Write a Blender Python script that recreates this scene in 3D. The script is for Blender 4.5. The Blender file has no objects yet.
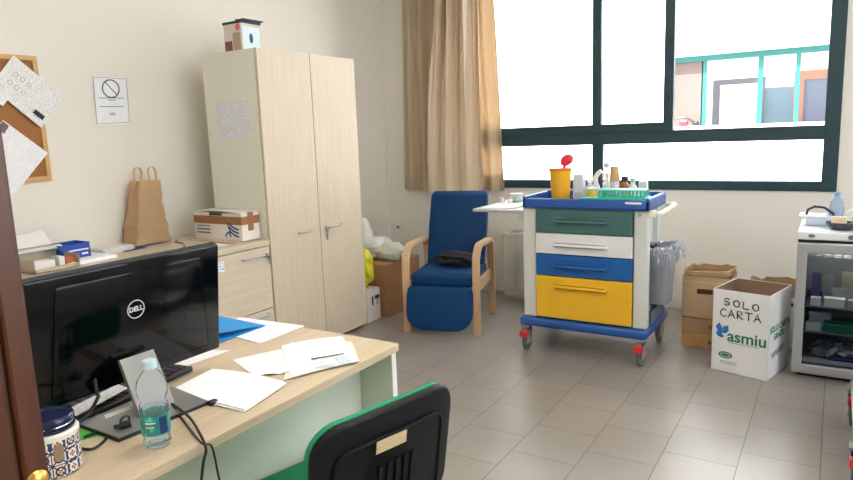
import bpy, bmesh, math, random
from mathutils import Vector, Matrix
random.seed(7)
PI = math.pi
S = bpy.context.scene
COL = S.collection

# ------------------------------------------------------------------ camera
F_PX, YAW, PITCH, ROLL = 653.6133, math.radians(32.158528), math.radians(9.179563), math.radians(-2.113417)
CAM = Vector((0, 0, 1.44))
fw = Vector((-math.sin(YAW)*math.cos(PITCH), math.cos(YAW)*math.cos(PITCH), -math.sin(PITCH)))
rt = Vector((math.cos(YAW), math.sin(YAW), 0))
up = rt.cross(fw)
r2 = math.cos(ROLL)*rt + math.sin(ROLL)*up
u2 = -math.sin(ROLL)*rt + math.cos(ROLL)*up
cd = bpy.data.cameras.new('camera'); cam = bpy.data.objects.new('camera', cd); COL.objects.link(cam)
cd.sensor_width = 36; cd.lens = F_PX/853*36; cd.clip_start = .02; cd.clip_end = 200
M4 = Matrix.Identity(4)
for i in range(3):
    M4[i][0], M4[i][1], M4[i][2], M4[i][3] = r2[i], u2[i], -fw[i], CAM[i]
cam.matrix_world = M4
S.camera = cam

def P(u, v, x=None, y=None, z=None):
    """point of a known plane of the room seen at a position of the survey photo"""
    d = r2*((u-426.5)/F_PX) - u2*((v-240)/F_PX) + fw
    if x is not None: t = (x-CAM.x)/d.x
    elif y is not None: t = (y-CAM.y)/d.y
    else: t = (z-CAM.z)/d.z
    return CAM + d*t

# ------------------------------------------------------------------ materials
def lin(c):
    return tuple((v/255/12.92 if v/255 <= .04045 else ((v/255+.055)/1.055)**2.4) for v in c) + (1,)
MATS = {}
def newmat(name):
    m = bpy.data.materials.new(name); m.use_nodes = True
    return m, m.node_tree.nodes, m.node_tree.links, m.node_tree.nodes['Principled BSDF']
def mat(name, rgb, rough=.55, metal=0, var=.06, scale=14, bump=0, bscale=60, stretch=(1, 1, 1), spec=.5, sub=0):
    if name in MATS: return MATS[name]
    m, N, L, b = newmat(name)
    tc = N.new('ShaderNodeTexCoord'); mp = N.new('ShaderNodeMapping'); mp.inputs['Scale'].default_value = stretch
    L.new(tc.outputs['Object'], mp.inputs['Vector'])
    no = N.new('ShaderNodeTexNoise'); no.inputs['Scale'].default_value = scale; no.inputs['Detail'].default_value = 4
    L.new(mp.outputs['Vector'], no.inputs['Vector'])
    mx = N.new('ShaderNodeMix'); mx.data_type = 'RGBA'
    c = lin(rgb)
    mx.inputs[6].default_value = tuple(v*(1-var) for v in c[:3])+(1,)
    mx.inputs[7].default_value = tuple(min(1, v*(1+var)) for v in c[:3])+(1,)
    L.new(no.outputs['Fac'], mx.inputs[0]); L.new(mx.outputs[2], b.inputs['Base Color'])
    b.inputs['Roughness'].default_value = rough; b.inputs['Metallic'].default_value = metal
    b.inputs['Specular IOR Level'].default_value = spec
    if bump:
        n2 = N.new('ShaderNodeTexNoise'); n2.inputs['Scale'].default_value = bscale; n2.inputs['Detail'].default_value = 3
        L.new(mp.outputs['Vector'], n2.inputs['Vector'])
        bp = N.new('ShaderNodeBump'); bp.inputs['Strength'].default_value = bump; bp.inputs['Distance'].default_value = .01
        L.new(n2.outputs['Fac'], bp.inputs['Height']); L.new(bp.outputs['Normal'], b.inputs['Normal'])
    MATS[name] = m; return m
def wood(name, a, c, axis='z', rough=.45):
    if name in MATS: return MATS[name]
    m, N, L, b = newmat(name)
    tc = N.new('ShaderNodeTexCoord'); mp = N.new('ShaderNodeMapping')
    s = {'z': (26, 26, 1.1), 'y': (26, 1.1, 26), 'x': (1.1, 26, 26)}[axis]
    mp.inputs['Scale'].default_value = s
    L.new(tc.outputs['Object'], mp.inputs['Vector'])
    no = N.new('ShaderNodeTexNoise'); no.inputs['Scale'].default_value = 2.2; no.inputs['Detail'].default_value = 6; no.inputs['Roughness'].default_value = .65
    L.new(mp.outputs['Vector'], no.inputs['Vector'])
    rp = N.new('ShaderNodeValToRGB')
    rp.color_ramp.elements[0].position = .3; rp.color_ramp.elements[1].position = .7
    rp.color_ramp.elements[0].color = lin(a); rp.color_ramp.elements[1].color = lin(c)
    L.new(no.outputs['Fac'], rp.inputs[0]); L.new(rp.outputs[0], b.inputs['Base Color'])
    b.inputs['Roughness'].default_value = rough
    MATS[name] = m; return m
def printed(name, base, ink, sx=38, sy=70, thr=.5, rows=True, rough=.6, dens=.45):
    """paper with rows of fine print, in the sheet's own plane"""
    if name in MATS: return MATS[name]
    m, N, L, b = newmat(name)
    tc = N.new('ShaderNodeTexCoord')
    sp = N.new('ShaderNodeSeparateXYZ'); L.new(tc.outputs['Object'], sp.inputs[0])
    def math_(op, a, bb=None):
        n = N.new('ShaderNodeMath'); n.operation = op
        for i, v in enumerate((a, bb)):
            if v is None: continue
            if isinstance(v, (int, float)): n.inputs[i].default_value = v
            else: L.new(v, n.inputs[i])
        return n.outputs[0]
    row = math_('MULTIPLY', sp.outputs['Y'], sy)
    line = math_('LESS_THAN', math_('FRACT', row), .42)
    rid = math_('FLOOR', row)
    cv = N.new('ShaderNodeCombineXYZ'); L.new(math_('MULTIPLY', sp.outputs['X'], sx), cv.inputs[0]); L.new(math_('MULTIPLY', rid, 3.7), cv.inputs[1])
    no = N.new('ShaderNodeTexNoise'); no.inputs['Scale'].default_value = 1.0; no.inputs['Detail'].default_value = 3
    L.new(cv.outputs[0], no.inputs['Vector'])
    w = math_('GREATER_THAN', no.outputs['Fac'], thr)
    f = math_('MULTIPLY', math_('MULTIPLY', line, w), dens)
    mx = N.new('ShaderNodeMix'); mx.data_type = 'RGBA'
    mx.inputs[6].default_value = lin(base); mx.inputs[7].default_value = lin(ink)
    L.new(f, mx.inputs[0]); L.new(mx.outputs[2], b.inputs['Base Color']); b.inputs['Roughness'].default_value = rough
    MATS[name] = m; return m
def clear(name, tint=(255, 255, 255), gloss=.12, rough=.03, diff=0, dcol=(255, 255, 255)):
    if name in MATS: return MATS[name]
    m = bpy.data.materials.new(name); m.use_nodes = True; N = m.node_tree.nodes; L = m.node_tree.links
    N.clear(); o = N.new('ShaderNodeOutputMaterial')
    t = N.new('ShaderNodeBsdfTransparent'); t.inputs[0].default_value = lin(tint)
    g = N.new('ShaderNodeBsdfGlossy'); g.inputs['Roughness'].default_value = rough
    lw = N.new('ShaderNodeLayerWeight'); lw.inputs['Blend'].default_value = gloss
    mx = N.new('ShaderNodeMixShader'); L.new(lw.outputs['Fresnel'], mx.inputs[0]); L.new(t.outputs[0], mx.inputs[1]); L.new(g.outputs[0], mx.inputs[2])
    out = mx.outputs[0]
    if diff:
        d = N.new('ShaderNodeBsdfDiffuse'); d.inputs[0].default_value = lin(dcol)
        m2 = N.new('ShaderNodeMixShader'); m2.inputs[0].default_value = diff; L.new(out, m2.inputs[1]); L.new(d.outputs[0], m2.inputs[2]); out = m2.outputs[0]
    L.new(out, o.inputs[0]); MATS[name] = m; return m
def emit(name, rgb, st):
    m = bpy.data.materials.new(name); m.use_nodes = True; N = m.node_tree.nodes; L = m.node_tree.links
    b = N['Principled BSDF']; b.inputs['Base Color'].default_value = lin(rgb)
    b.inputs['Emission Color'].default_value = lin(rgb); b.inputs['Emission Strength'].default_value = st
    return m
def cloth(name, rgb, trans, var=.05):
    m, N, L, b = newmat(name)
    no = N.new('ShaderNodeTexNoise'); no.inputs['Scale'].default_value = 5
    tc = N.new('ShaderNodeTexCoord'); L.new(tc.outputs['Object'], no.inputs['Vector'])
    mx = N.new('ShaderNodeMix'); mx.data_type = 'RGBA'; c = lin(rgb)
    mx.inputs[6].default_value = tuple(v*(1-var) for v in c[:3])+(1,); mx.inputs[7].default_value = tuple(min(1, v*(1+var)) for v in c[:3])+(1,)
    L.new(no.outputs['Fac'], mx.inputs[0]); L.new(mx.outputs[2], b.inputs['Base Color']); b.inputs['Roughness'].default_value = .9
    b.inputs['Specular IOR Level'].default_value = .1
    t = N.new('ShaderNodeBsdfTranslucent'); L.new(mx.outputs[2], t.inputs[0])
    ms = N.new('ShaderNodeMixShader'); ms.inputs[0].default_value = trans
    L.new(b.outputs[0], ms.inputs[1]); L.new(t.outputs[0], ms.inputs[2])
    L.new(ms.outputs[0], N['Material Output'].inputs[0]); return m

# ------------------------------------------------------------------ building helpers
RM = {}
def thing(name, label, cat, loc=(0, 0, 0), rz=0, group=None):
    o = bpy.data.objects.new(name, None); COL.objects.link(o)
    o.empty_display_size = .05
    o.location = loc; o.rotation_euler = (0, 0, rz)
    RM[o.name] = Matrix.Translation(Vector(loc)) @ Matrix.Rotation(rz, 4, 'Z')
    o['label'] = label; o['category'] = cat
    if group: o['group'] = group
    return o
def tag(o, label, cat, group=None, kind=None):
    o['label'] = label; o['category'] = cat
    if group: o['group'] = group
    if kind: o['kind'] = kind
    return o
def struct(o, label=None):
    o['kind'] = 'structure'
    if label: o['label'] = label
    return o
class M:
    """collects shapes into one mesh"""
    def __init__(self): self.bm = bmesh.new()
    def _merge(self, b, mtx=None):
        if mtx is not None: bmesh.ops.transform(b, matrix=mtx, verts=b.verts)
        me = bpy.data.meshes.new('t'); b.to_mesh(me); b.free(); self.bm.from_mesh(me); bpy.data.meshes.remove(me); return self
    def box(self, x0, x1, y0, y1, z0, z1, bev=0, seg=2, mtx=None):
        b = bmesh.new(); bmesh.ops.create_cube(b, size=1)
        for v in b.verts:
            v.co = Vector((x0+(v.co.x+.5)*(x1-x0), y0+(v.co.y+.5)*(y1-y0), z0+(v.co.z+.5)*(z1-z0)))
        if bev: bmesh.ops.bevel(b, geom=b.edges[:], offset=bev, segments=seg, affect='EDGES', profile=.5)
        return self._merge(b, mtx)
    def tube(self, pts, r, seg=10, closed=False):
        pts = [Vector(p) for p in pts]; n = len(pts); b = bmesh.new(); rings = []
        rs = r if isinstance(r, (list, tuple)) else [r]*n
        ref = None
        for i, p in enumerate(pts):
            a = pts[(i-1) % n] if (closed or i > 0) else p
            c = pts[(i+1) % n] if (closed or i < n-1) else p
            t = (c-a).normalized()
            if ref is None:
                ref = t.orthogonal().normalized()
            else:
                ref = (ref - t*ref.dot(t)); ref = ref.normalized() if ref.length > 1e-6 else t.orthogonal().normalized()
            bi = t.cross(ref)
            rings.append([b.verts.new(p+(ref*math.cos(2*PI*k/seg)+bi*math.sin(2*PI*k/seg))*rs[i]) for k in range(seg)])
        m_ = n if closed else n-1
        for i in range(m_):
            A, B = rings[i], rings[(i+1) % n]
            for k in range(seg): b.faces.new((A[k], A[(k+1) % seg], B[(k+1) % seg], B[k]))
        if not closed:
            b.faces.new(rings[0][::-1]); b.faces.new(rings[-1])
        bmesh.ops.recalc_face_normals(b, faces=b.faces[:])
        return self._merge(b)
    def cyl(self, p0, p1, r0, r1=None, seg=20, bev=0):
        return self.tube([p0, p1], [r0, r0 if r1 is None else r1], seg)
    def lathe(self, prof, c=(0, 0, 0), seg=28, mtx=None):
        b = bmesh.new(); rings = []
        for r, z in prof:
            if r < 1e-5: rings.append([b.verts.new((c[0], c[1], c[2]+z))])
            else: rings.append([b.verts.new((c[0]+r*math.cos(2*PI*k/seg), c[1]+r*math.sin(2*PI*k/seg), c[2]+z)) for k in range(seg)])
        for A, B in zip(rings, rings[1:]):
            for k in range(seg):
                a0, a1 = A[k % len(A)], A[(k+1) % len(A)]; b0, b1 = B[k % len(B)], B[(k+1) % len(B)]
                vs = []
                for v in (a0, a1, b1, b0):
                    if v not in vs: vs.append(v)
                if len(vs) > 2: b.faces.new(vs)
        return self._merge(b, mtx)
    def prism(self, poly, vec, bev=0, seg=2):
        """closed polygon of 3D points pushed along vec"""
        b = bmesh.new(); vec = Vector(vec)
        A = [b.verts.new(p) for p in poly]; B = [b.verts.new(Vector(p)+vec) for p in poly]
        b.faces.new(A[::-1]); b.faces.new(B)
        n = len(A)
        for i in range(n): b.faces.new((A[i], A[(i+1) % n], B[(i+1) % n], B[i]))
        bmesh.ops.recalc_face_normals(b, faces=b.faces[:])
        if bev: bmesh.ops.bevel(b, geom=b.edges[:], offset=bev, segments=seg, affect='EDGES', profile=.5)
        return self._merge(b)
    def ribbon(self, path, width, thick, wdir=(1, 0, 0), closed=False):
        """flat band following path; wdir = direction of its width"""
        pts = [Vector(p) for p in path]; W = Vector(wdir).normalized(); b = bmesh.new(); rings = []; n = len(pts)
        for i, p in enumerate(pts):
            t = (pts[min(i+1, n-1)]-pts[max(i-1, 0)]).normalized(); nn = t.cross(W).normalized()
            rings.append([b.verts.new(p+W*(width/2*sx)+nn*(thick/2*sy)) for sx, sy in ((-1, -1), (1, -1), (1, 1), (-1, 1))])
        for A, B in zip(rings, rings[1:]):
            for k in range(4): b.faces.new((A[k], A[(k+1) % 4], B[(k+1) % 4], B[k]))
        b.faces.new(rings[0][::-1]); b.faces.new(rings[-1])
        bmesh.ops.recalc_face_normals(b, faces=b.faces[:])
        return self._merge(b)
    def grid(self, fn, nu, nv, thick=0):
        b = bmesh.new(); V = [[b.verts.new(fn(i/nu, j/nv)) for j in range(nv+1)] for i in range(nu+1)]
        for i in range(nu):
            for j in range(nv): b.faces.new((V[i][j], V[i+1][j], V[i+1][j+1], V[i][j+1]))
        bmesh.ops.recalc_face_normals(b, faces=b.faces[:])
        if thick: bmesh.ops.solidify(b, geom=b.faces[:], thickness=thick)
        return self._merge(b)
    def blob(self, c, r, sub=3, amp=.15, fr=3.0, seed=0, mtx=None):
        from mathutils import noise
        b = bmesh.new(); bmesh.ops.create_icosphere(b, subdivisions=sub, radius=1)
        for v in b.verts:
            d = v.co.normalized()
            k = 1+amp*noise.noise(d*fr+Vector((seed*7.3, seed*1.7, 0)))+amp*.5*abs(noise.noise(d*fr*2.7+Vector((seed, 3, 9))))
            v.co = Vector((d.x*r[0]*k, d.y*r[1]*k, d.z*r[2]*k))
            v.co += Vector(c)
        return self._merge(b, mtx)
    def build(self, name, m, parent=None, local=False, smooth=False, origin=None, frame=None):
        me = bpy.data.meshes.new(name)
        T = Matrix.Identity(4)
        o = bpy.data.objects.new(name, me)
        if parent is not None:
            pm = RM[parent.name]
            if not local: T = pm.inverted()
        if frame is not None:
            # own local frame for object-space print: frame is a 4x4 in world (or parent-local) coordinates
            F = T @ frame
            self.bm.transform(frame.inverted()); o.matrix_local = F if parent else frame
            RM[o.name] = (pm @ F if parent is not None else frame) if not local else pm @ F
        else:
            if origin is not None:
                Og = Matrix.Translation(Vector(origin)); self.bm.transform((Og).inverted())
                F = T @ Og; o.matrix_local = F; RM[o.name] = (pm @ F) if parent is not None else Og
            else:
                self.bm.transform(T); RM[o.name] = pm.copy() if parent is not None else Matrix.Identity(4)
        self.bm.to_mesh(me); self.bm.free()
        me.materials.append(m)
        if smooth:
            for p in me.polygons: p.use_smooth = True
            try: me.set_sharp_from_angle(angle=math.radians(40))
            except Exception: pass
        COL.objects.link(o)
        if parent is not None:
            o.parent = parent
        return o
def frame_of(o, x, y):
    o, x, y = Vector(o), Vector(x).normalized(), Vector(y)
    z = x.cross(y).normalized(); y = z.cross(x)
    f = Matrix.Identity(4)
    for i in range(3): f[i][0], f[i][1], f[i][2], f[i][3] = x[i], y[i], z[i], o[i]
    return f
def sheet(name, c, m, parent=None, thick=.0008, curl=None, n=8, local=False):
    """a paper sheet through four corners c0 (top left), c1 (top right), c2, c3"""
    c = [Vector(p) for p in c]; ctr = sum(c, Vector())/4
    f = frame_of(ctr, c[1]-c[0], c[0]-c[3])
    nz = Vector((f[0][2], f[1][2], f[2][2]))
    if abs(nz.z) > .5 and nz.z < 0: nz = -nz
    def fn(u, v):
        p = (c[0]*(1-u)+c[1]*u)*(1-v)+(c[3]*(1-u)+c[2]*u)*v
        return p + nz*(curl(u, v) if curl else 0)
    return M().grid(fn, n, n, thick).build(name, m, parent, local=local, frame=f, smooth=True)
def text(name, s, size, fr, m, parent, ext=.0006, local=False, bold=0, align='CENTER'):
    cu = bpy.data.curves.new(name, 'FONT'); cu.body = s; cu.size = size; cu.extrude = ext; cu.align_x = align; cu.align_y = 'CENTER'; cu.offset = bold
    tmp = bpy.data.objects.new('tmp', cu); COL.objects.link(tmp)
    dg = bpy.context.evaluated_depsgraph_get(); me = bpy.data.meshes.new_from_object(tmp.evaluated_get(dg)); me.name = name
    bpy.data.objects.remove(tmp); bpy.data.curves.remove(cu)
    me.materials.clear(); me.materials.append(m)
    o = bpy.data.objects.new(name, me); COL.objects.link(o)
    pm = RM[parent.name]; T = Matrix.Identity(4) if local else pm.inverted()
    o.parent = parent; o.matrix_local = T @ fr
    return o
def dup(o, loc=None, rz=None, parent=None):
    c = o.copy(); COL.objects.link(c)
    if parent is not None: c.parent = parent
    if loc is not None: c.location = loc
    if rz is not None: c.rotation_euler = (0, 0, rz)
    for ch in list(o.children):
        dup(ch, parent=c)
    return c

# palette
wall_m = mat('wall_paint', (231, 226, 217), .85, var=.025, scale=2.5, bump=.05, bscale=160)
white_m = mat('white_paint', (225, 225, 222), .5, var=.02)
paper_m = mat('paper', (240, 242, 247), .7, var=.015)
paper_dim = mat('old_paper', (222, 220, 212), .75, var=.03)
print_m = printed('printed_paper', (236, 237, 242), (90, 92, 104), 110, 130, .5, dens=.28)
form_m = printed('form_paper', (222, 224, 230), (95, 98, 112), 60, 90, .46, dens=.3)
poster_m = printed('poster_paper', (232, 232, 232), (110, 115, 122), 130, 75, .5, dens=.35)
card_m = mat('cardboard', (190, 160, 124), .8, var=.08, scale=9)
card_dk = mat('cardboard_brown', (158, 116, 80), .8, var=.06)
tape_m = mat('brown_tape', (150, 104, 66), .35, var=.05)
kraft_m = mat('kraft_paper', (228, 198, 156), .75, var=.1, scale=8, bump=.35, bscale=22)
black_m = mat('black_plastic', (16, 17, 20), .4, var=.1)
gloss_black = mat('glossy_black', (4, 6, 10), .1, var=.05, spec=.25)
ink_m = mat('ink', (35, 35, 40), .7)
green_ink = mat('green_ink', (22, 120, 78), .6)
blue_ink = mat('blue_ink', (28, 62, 128), .6)
steel_m = mat('brushed_steel', (185, 186, 188), .3, .9, var=.04)
alu_m = mat('aluminium', (182, 184, 188), .38, .75, var=.04)
chrome_m = mat('chrome', (200, 200, 202), .15, 1)
rubber_m = mat('grey_rubber', (92, 96, 100), .7)
red_m = mat('red_plastic', (205, 40, 52), .4)
teal_frame = mat('window_green', (24, 58, 66), .4, var=.04)
oak_v = wood('pale_oak_upright', (194, 178, 156), (207, 193, 173), 'z')
oak_y = wood('pale_oak_level', (196, 180, 158), (210, 196, 176), 'y')
oak_dk = wood('desk_oak', (188, 168, 140), (206, 188, 162), 'y', .35)
beech = wood('beech', (196, 160, 122), (214, 180, 142), 'z', .4)
blue_vinyl = mat('blue_vinyl', (0, 56, 106), .6, var=.05, bump=.05, bscale=200, spec=.25)
blue_plastic = mat('blue_plastic', (36, 84, 160), .35, var=.03)
glass_m = clear('window_glass', (255, 255, 255), .04)

# ------------------------------------------------------------------ the room
XL, XR, YB, YF, ZC = -3.75, 3.1, 5.30, .329, 3.0
# floor: square tiles laid in running bond
fm, N, L, b = newmat('floor_tiles')
ge = N.new('ShaderNodeNewGeometry'); sp = N.new('ShaderNodeSeparateXYZ'); L.new(ge.outputs['Position'], sp.inputs[0])
cb = N.new('ShaderNodeCombineXYZ')
for src, off, dst in (('Y', -3.012+10*.3045, 0), ('X', -.0135+20*.3006, 1)):
    ad = N.new('ShaderNodeMath'); ad.operation = 'ADD'; ad.inputs[1].default_value = off
    L.new(sp.outputs[src], ad.inputs[0]); L.new(ad.outputs[0], cb.inputs[dst])
bt = N.new('ShaderNodeTexBrick'); bt.offset = .5; bt.offset_frequency = 2; bt.squash = 1
bt.inputs['Scale'].default_value = 1; bt.inputs['Brick Width'].default_value = .3045; bt.inputs['Row Height'].default_value = .3006
bt.inputs['Mortar Size'].default_value = .0016; bt.inputs['Mortar Smooth'].default_value = .3; bt.inputs['Bias'].default_value = 0
bt.inputs['Color1'].default_value = lin((153, 147, 140)); bt.inputs['Color2'].default_value = lin((147, 141, 134)); bt.inputs['Mortar'].default_value = lin((66, 58, 52))
L.new(cb.outputs[0], bt.inputs['Vector'])
no = N.new('ShaderNodeTexNoise'); no.inputs['Scale'].default_value = 3.5; no.inputs['Detail'].default_value = 6; L.new(ge.outputs['Position'], no.inputs['Vector'])
mx = N.new('ShaderNodeMix'); mx.data_type = 'RGBA'; mx.blend_type = 'MULTIPLY'; mx.inputs[0].default_value = 1
rp = N.new('ShaderNodeValToRGB'); rp.color_ramp.elements[0].color = (.86, .86, .86, 1); rp.color_ramp.elements[1].color = (1.08, 1.07, 1.06, 1)
L.new(no.outputs['Fac'], rp.inputs[0]); L.new(bt.outputs['Color'], mx.inputs[6]); L.new(rp.outputs[0], mx.inputs[7])
L.new(mx.outputs[2], b.inputs['Base Color']); b.inputs['Roughness'].default_value = .3
bp = N.new('ShaderNodeBump'); bp.invert = True; bp.inputs['Strength'].default_value = .4; bp.inputs['Distance'].default_value = .002
L.new(bt.outputs['Fac'], bp.inputs['Height']); L.new(bp.outputs['Normal'], b.inputs['Normal'])
struct(M().box(-4.2, 3.6, -2.0, 5.8, -.2, 0).build('floor', fm))
ceil_m = mat('ceiling_paint', (232, 230, 224), .9, var=.01)
struct(M().box(-4.2, 3.6, -2.2, 5.62, ZC, ZC+.3).build('ceiling', ceil_m))
struct(M().box(XL-.3, XL, -.1, YB+.3, 0, ZC).build('wall_left', wall_m))
RY0, RY1, RZ0, RZ1 = .9, 3.9, .948, 2.72
struct(M().box(XR, XR+.3, -.1, RY0, 0, ZC).box(XR, XR+.3, RY1, YB+.3, 0, ZC).box(XR, XR+.3, RY0, RY1, 0, RZ0).box(XR, XR+.3, RY0, RY1, RZ1, ZC).build('wall_right', wall_m))
WX0, WX1, WZ0, WZ1 = -3.16, .014, .948, 2.72
VX0, VX1 = .75, 2.85
wb = M()
wb.box(XL, XR, YB, YB+.3, 0, WZ0).box(XL, XR, YB, YB+.3, WZ1, ZC)
wb.box(XL, WX0, YB, YB+.3, WZ0, WZ1).box(WX1, VX0, YB, YB+.3, WZ0, WZ1).box(VX1, XR, YB, YB+.3, WZ0, WZ1)
struct(wb.build('wall_back', wall_m))
DX0, DX1, DZ = -.70, .55, 2.1
wf = M()
wf.box(XL, DX0-.04, .14, YF, 0, ZC).box(DX1+.04, XR, .14, YF, 0, ZC).box(DX0-.04, DX1+.04, .14, YF, DZ+.04, ZC)
struct(wf.build('wall_front', wall_m))
wc = M()
wc.box(-1.8, 1.8, -2.0, -1.9, 0, ZC).box(-1.9, -1.8, -2, .14, 0, ZC).box(1.8, 1.9, -2, .14, 0, ZC)
struct(wc.build('wall_corridor', wall_m))
# door frame at the camera's left
mahog = wood('mahogany', (66, 33, 15), (92, 49, 24), 'z', .35)
dj = thing('door_1', 'dark brown wooden door frame at the left edge of the photo', 'door frame', (DX0, .24, 0)); struct(dj)
j = M().box(DX0-.04, DX0, .13, .304, 0, DZ, .003).box(DX0-.04, DX0-.006, .295, .317, 0, DZ).box(DX0-.04, DX0, .309, .336, 0, DZ, .004)
j.box(DX1, DX1+.04, .13, .337, 0, DZ, .004).box(DX0-.04, DX1+.04, .13, .337, DZ, DZ+.04, .004)
j.build('frame', mahog, dj)
brass = mat('brass', (214, 172, 92), .3, .9)
kp = P(37, 481, x=DX0)
M().lathe([(0, 0), (.011, 0), (.012, .003), (.009, .006), (0, .007)], mtx=Matrix.Translation((DX0-.0015, kp.y, kp.z)) @ Matrix.Rotation(PI/2, 4, 'Y')).build('latch_plate', brass, dj, smooth=True)['label'] = 'round brass latch plate'

# windows
def window(name, x0, x1, mull_lo, mull_up, sash_to, label):
    w = thing(name, label, 'window', ((x0+x1)/2, YB, WZ0)); struct(w)
    f = M(); a, c = YB-.02, YB+.05
    f.box(x0+.001, x1-.001, a+.002, c-.002, WZ0+.001, 1.018, .003).box(x1-.094, x1, a, c, WZ0, WZ1, .003).box(x0, x0+.09, a, c, WZ0, WZ1, .003).box(x0+.001, x1-.001, a+.002, c-.002, WZ1-.08, WZ1-.001, .003)
    f.box(x0+.001, x1-.001, a+.002, c-.002, 1.306, 1.404, .003).box(mull_lo-.045, mull_lo+.045, a+.004, c-.004, 1.01, 1.31, .003)
    f.build('frame', teal_frame, w)
    s = M(); a2, c2 = YB-.035, YB+.02
    s.box(x0+.051, sash_to-.001, a2+.002, c2-.002, 1.401, 1.467, .003).box(sash_to-.072, sash_to, a2, c2, 1.40, WZ1-.03, .003).box(mull_up-.036, mull_up+.036, a2+.004, c2-.004, 1.45, WZ1-.034, .003).box(x0+.051, sash_to-.001, a2+.002, c2-.002, WZ1-.1, WZ1-.031, .003)
    s.box(x0+.05, x0+.13, a2, c2, 1.40, WZ1-.03, .004)
    s.build('sash', teal_frame, w)
    g = .004
    for (p0, p1, q0, q1) in ((x0+.08, mull_lo-.04, 1.015, 1.31), (mull_lo+.04, x1-.09, 1.015, 1.31), (x0+.1, mull_up-.03, 1.46, WZ1-.09), (mull_up+.03, sash_to-.07, 1.46, WZ1-.09), (sash_to-.005, x1-.09, 1.40, WZ1-.07)):
        M().box(p0, p1, YB+.018, YB+.018+g, q0, q1).build('pane', glass_m, w)
    h = M().tube([(sash_to-.03, a2-.002, 1.60), (sash_to-.03, a2-.012, 1.60), (sash_to-.03, a2-.012, 1.68), (sash_to-.03, a2-.002, 1.68)], .006, 8)
    h.build('sash_handle', black_m, w)
    return w
window('window_1', WX0, WX1, -1.65, -1.655, -1.067, 'wide dark green framed window behind the drawer trolley')
w3 = thing('added_window_3', 'added dark green framed window in the unseen right wall, for light', 'window', (XR, 2.4, RZ0)); struct(w3)  # window added out of view to brighten the left wall
f3 = M()
for ya in (RY0, RY1-.09, (RY0+RY1)/2-.045): f3.box(XR-.02, XR+.05, ya, ya+.09, RZ0, RZ1, .004)
for za in (RZ0, 1.31, RZ1-.09): f3.box(XR-.02, XR+.05, RY0, RY1, za, za+.09, .004)
f3.build('frame', teal_frame, w3)
M().box(XR+.02, XR+.024, RY0+.05, RY1-.05, RZ0+.05, RZ1-.05).build('pane', glass_m, w3)
window('window_2', VX0, VX1, 1.8, 1.8, 2.1, 'second dark green framed window to the right of the fridge')

# ------------------------------------------------------------------ outside
ext_white = mat('render_white', (236, 234, 230), .9, var=.02)
pink_m = mat('pink_render', (98, 82, 77), .9, var=.03)
teal_ext = mat('teal_paint', (18, 90, 86), .5, var=.04)
YE = 11.0
e = thing('exterior_building', 'sunlit white building across the courtyard with a teal framed window band', 'building', (0, YE, 0)); struct(e)
BX0, BX1, BZ0, BZ1 = -2.36, 7.0, 1.36, 2.49
x = M().box(-14, BX0, YE, YE+.3, -3, 7).box(BX0, BX1, YE, YE+.3, -3, BZ0).box(BX0, BX1, YE, YE+.3, BZ1, 7).box(BX1, 12, YE, YE+.3, -3, 7)
x.build('facade', ext_white, e)
M().box(BX0, -1.84, YE+.22, YE+.3, BZ0, BZ1).build('side_panel', pink_m, e)
f = M(); y0, y1 = YE+.22, YE+.28
f.box(BX0, BX1, y0-.04, y1, BZ1-.085, BZ1)
k = 0
for xm in (-1.82, -1.03, -.54, .75, 1.55, 2.1, 3.4, 4.2):
    wdt = .036 if k != 2 else .03; k += 1
    f.box(xm-wdt, xm+wdt, y0, y1, BZ0, BZ1)
f.build('window_frame', teal_ext, e)
M().box(BX0-.05, BX1, YE-.06, YE+.30, BZ0, BZ0+.055).build('ledge', ext_white, e)
M().box(-1.8, BX1, YE+.25, YE+.255, BZ0, BZ1-.08).build('pane', glass_m, e)
inn = M().box(-3.5, 7.5, 13.6, 13.7, 0, 3).box(-3.5, 7.5, YE+.3, 13.7, 0, .1).box(-3.6, -3.5, YE+.3, 13.7, 0, 3).box(7.5, 7.6, YE+.3, 13.7, 0, 3)
inn.build('room_behind', ext_white, e)
M().box(-1.12, -.4, 12.5, 12.55, .1, 2.0).box(-.4, 1.5, 12.6, 12.65, .1, 2.0).build('partition', mat('blue_grey_partition', (116, 136, 146), .7), e)
fr = M().box(-1.85, -1.74, 12.3, 12.36, .1, 2.17).box(-1.74, -1.15, 12.3, 12.36, 2.08, 2.17).box(-1.15, -1.05, 12.3, 12.36, .1, 2.17)
fr.build('door_frame', mat('grey_door_frame', (96, 93, 99), .6), e)
od = M().box(-.62, -.48, 11.9, 11.98, .1, 2.2).box(-.48, .4, 11.9, 11.98, 2.06, 2.2)
od.build('door_frame', mat('orange_door_frame', (134, 92, 72), .6), e)
M().box(-.48, .4, 11.93, 11.96, .1, 2.06).build('door_leaf', mat('dark_door', (84, 88, 102), .4), e)
rt_ = thing('garden_tool', 'small red and black hand tool lying on the ledge outside', 'tool', (-2.02, YE, BZ0+.055))
M().box(-2.13, -2.0, YE-.03, YE+.06, BZ0+.055, BZ0+.15, .02).build('body', red_m, rt_)
M().tube([(-2.2, YE+.01, BZ0+.17), (-2.1, YE+.01, BZ0+.2), (-1.99, YE+.01, BZ0+.17), (-1.9, YE+.01, BZ0+.10)], [.012, .014, .014, .02], 8).build('handle', black_m, rt_, smooth=True)
M().blob((-1.885, YE+.01, BZ0+.095), (.055, .03, .04), 2, .1).build('head', black_m, rt_, smooth=True)
struct(M().box(-14, 12, 5.6, YE, -3.2, -3.0).build('ground_courtyard', mat('courtyard_concrete', (196, 192, 184), .9)))

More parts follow.
